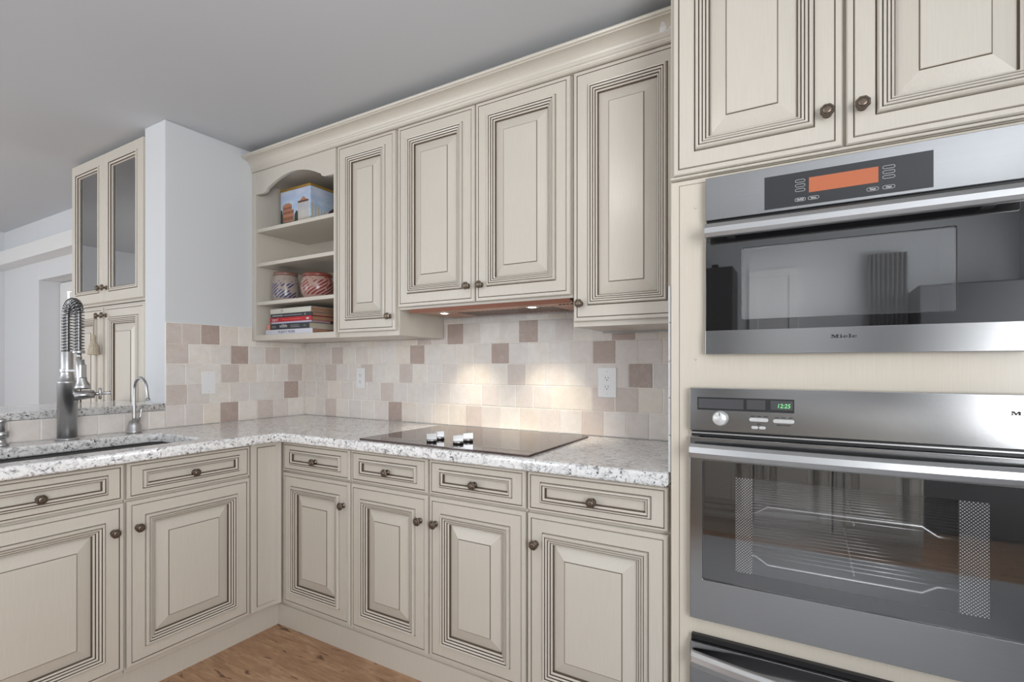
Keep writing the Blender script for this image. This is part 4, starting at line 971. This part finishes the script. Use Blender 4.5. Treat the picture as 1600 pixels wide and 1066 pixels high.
# tassel
t = thing('tassel', (-0.70, -0.852, 1.30), 'beige tassel hanging from the lower cabinet knob beyond the pass-through', 'tassel')
M_TAS = NT('beige_tassel_thread'); f = M_TAS.noise(M_TAS.coord((300, 300, 4)), 2, 3); M_TAS.set(col=M_TAS.ramp(f, [(0.3, srgb(150, 138, 120)), (0.7, srgb(206, 194, 174))]), rough=0.9); M_TAS = M_TAS.m
MB().tube([(-0.712, -0.850, 1.527), (-0.711, -0.853, 1.47), (-0.710, -0.853, 1.415)], 0.0035, 8).build('cord', M_TAS, t)
rs = []
for r, h in ((0.006, 1.42), (0.013, 1.41), (0.015, 1.395), (0.011, 1.385), (0.020, 1.372), (0.030, 1.35), (0.036, 1.315), (0.037, 1.305), (0.03, 1.303)):
    rs.append([(-0.710 + (r + (0.002 if i % 2 and h < 1.37 else 0)) * math.cos(2 * PI * i / 36), -0.853 + 0.7 * (r + (0.002 if i % 2 and h < 1.37 else 0)) * math.sin(2 * PI * i / 36), h) for i in range(36)])
MB().rings(rs, 0, True, True, False).build('fringe', M_TAS, t)
# blind valance
tag(MB().box(-3.655, -1.2, -0.56, -0.4405, 2.118, 2.236).build('blind_valance', M_TRIM, bevel=0.003), 'long white blind valance box above the patio door in the far room', 'valance')
# ceiling lamp
t = thing('ceiling_lamp', (1.78, -1.62, ZC), 'round opal flush ceiling lamp above the kitchen floor', 'lamp')
MB().lathe([(0.17, ZC - 0.001), (0.17, ZC - 0.02), (0.15, ZC - 0.03)], (1.78, -1.62, 0), 2, 32).build('mount', M_TRIM, t)
MB().lathe([(0.15, ZC - 0.031), (0.148, ZC - 0.06), (0.12, ZC - 0.10), (0.06, ZC - 0.125), (0.01, ZC - 0.13)], (1.78, -1.62, 0), 2, 32).build('shade', M_OPAL, t)
# things opposite, seen only mirrored in the oven fronts
t = thing('tall_dark_hutch', (1.9, -4.4, 0), 'tall dark hutch behind the camera, mirrored at the left of the oven glass', 'hutch')
MB().box(1.62, 2.18, -4.58, -4.2, 0.0, 2.15).build('body', M_DARKW, t, bevel=0.004)
for a in (1.64, 1.905): MB().box(a, a + 0.255, -4.199, -4.18, 0.1, 1.0).build('door', M_DARKW, t, bevel=0.008)
t = thing('refrigerator', (3.85, -3.9, 0), 'tall grey refrigerator behind the camera, mirrored at the right of the oven fronts', 'refrigerator')
MB().box(3.50, 4.08, -4.59, -4.05, 0.01, 1.85).build('body', M_DARKW, t, bevel=0.006)
MB().box(3.50, 4.08, -4.049, -4.00, 0.02, 1.84).build('door', plain('grey_fridge', srgb(92, 93, 95), rough=0.35, metal=0.4), t, bevel=0.006)
cur = []
for k in range(61): cur.append((3.22 + 0.28 * k / 60, -4.52 + 0.02 * math.sin(k * 0.9)))
cb = [(x, y - 0.006) for x, y in reversed(cur)]
tag(MB().rings([[(x, y, 0.25) for x, y in cur + cb], [(x, y, 2.2) for x, y in cur + cb]], 0, True, True, False).build('curtain', M_CURT), 'pleated grey curtain behind the camera, mirrored beside the refrigerator', 'curtain')

# base cabinets and counter opposite, mirrored in the lower oven
MOP = Matrix(((-1, 0, 0, 0), (0, 1, 0, -3.22), (0, 0, 1, 0), (0, 0, 0, 1)))
for a, b_, lb in ((-3.40, -2.92, 'cream base cabinet opposite the ovens, seen only mirrored, nearest the refrigerator'), (-2.915, -2.44, 'cream base cabinet opposite the ovens, seen only mirrored, the middle one'), (-2.435, -1.96, 'cream base cabinet opposite the ovens, seen only mirrored, farthest from the refrigerator')):
    q = base_unit(MOP, 'o', a, b_, lb, 'r'); q['group'] = 'cabinets opposite the ovens'
tag(slab('countertop', rect(1.95, 3.42, -3.86, -3.18), [], 0.8875, 0.93, M_GRANITE, bevel=0.006), 'short speckled countertop opposite the ovens, seen only mirrored', 'countertop')
struct(MB().box(1.97, 3.39, -3.78, -3.24, 0.0, 0.0995).build('baseboard_opposite', M_PAINT))

tag(MB().box(2.05, 4.15, -3.1, -0.72, 0.0005, 0.009).build('reflector_mat', plain('grey_reflector', srgb(186, 186, 188), rough=0.95), bevel=0.003), 'added grey mat under the camera, there only for its reflection in the lower oven front', 'reflector')  # added mat, greys the brown floor reflection in the oven steel
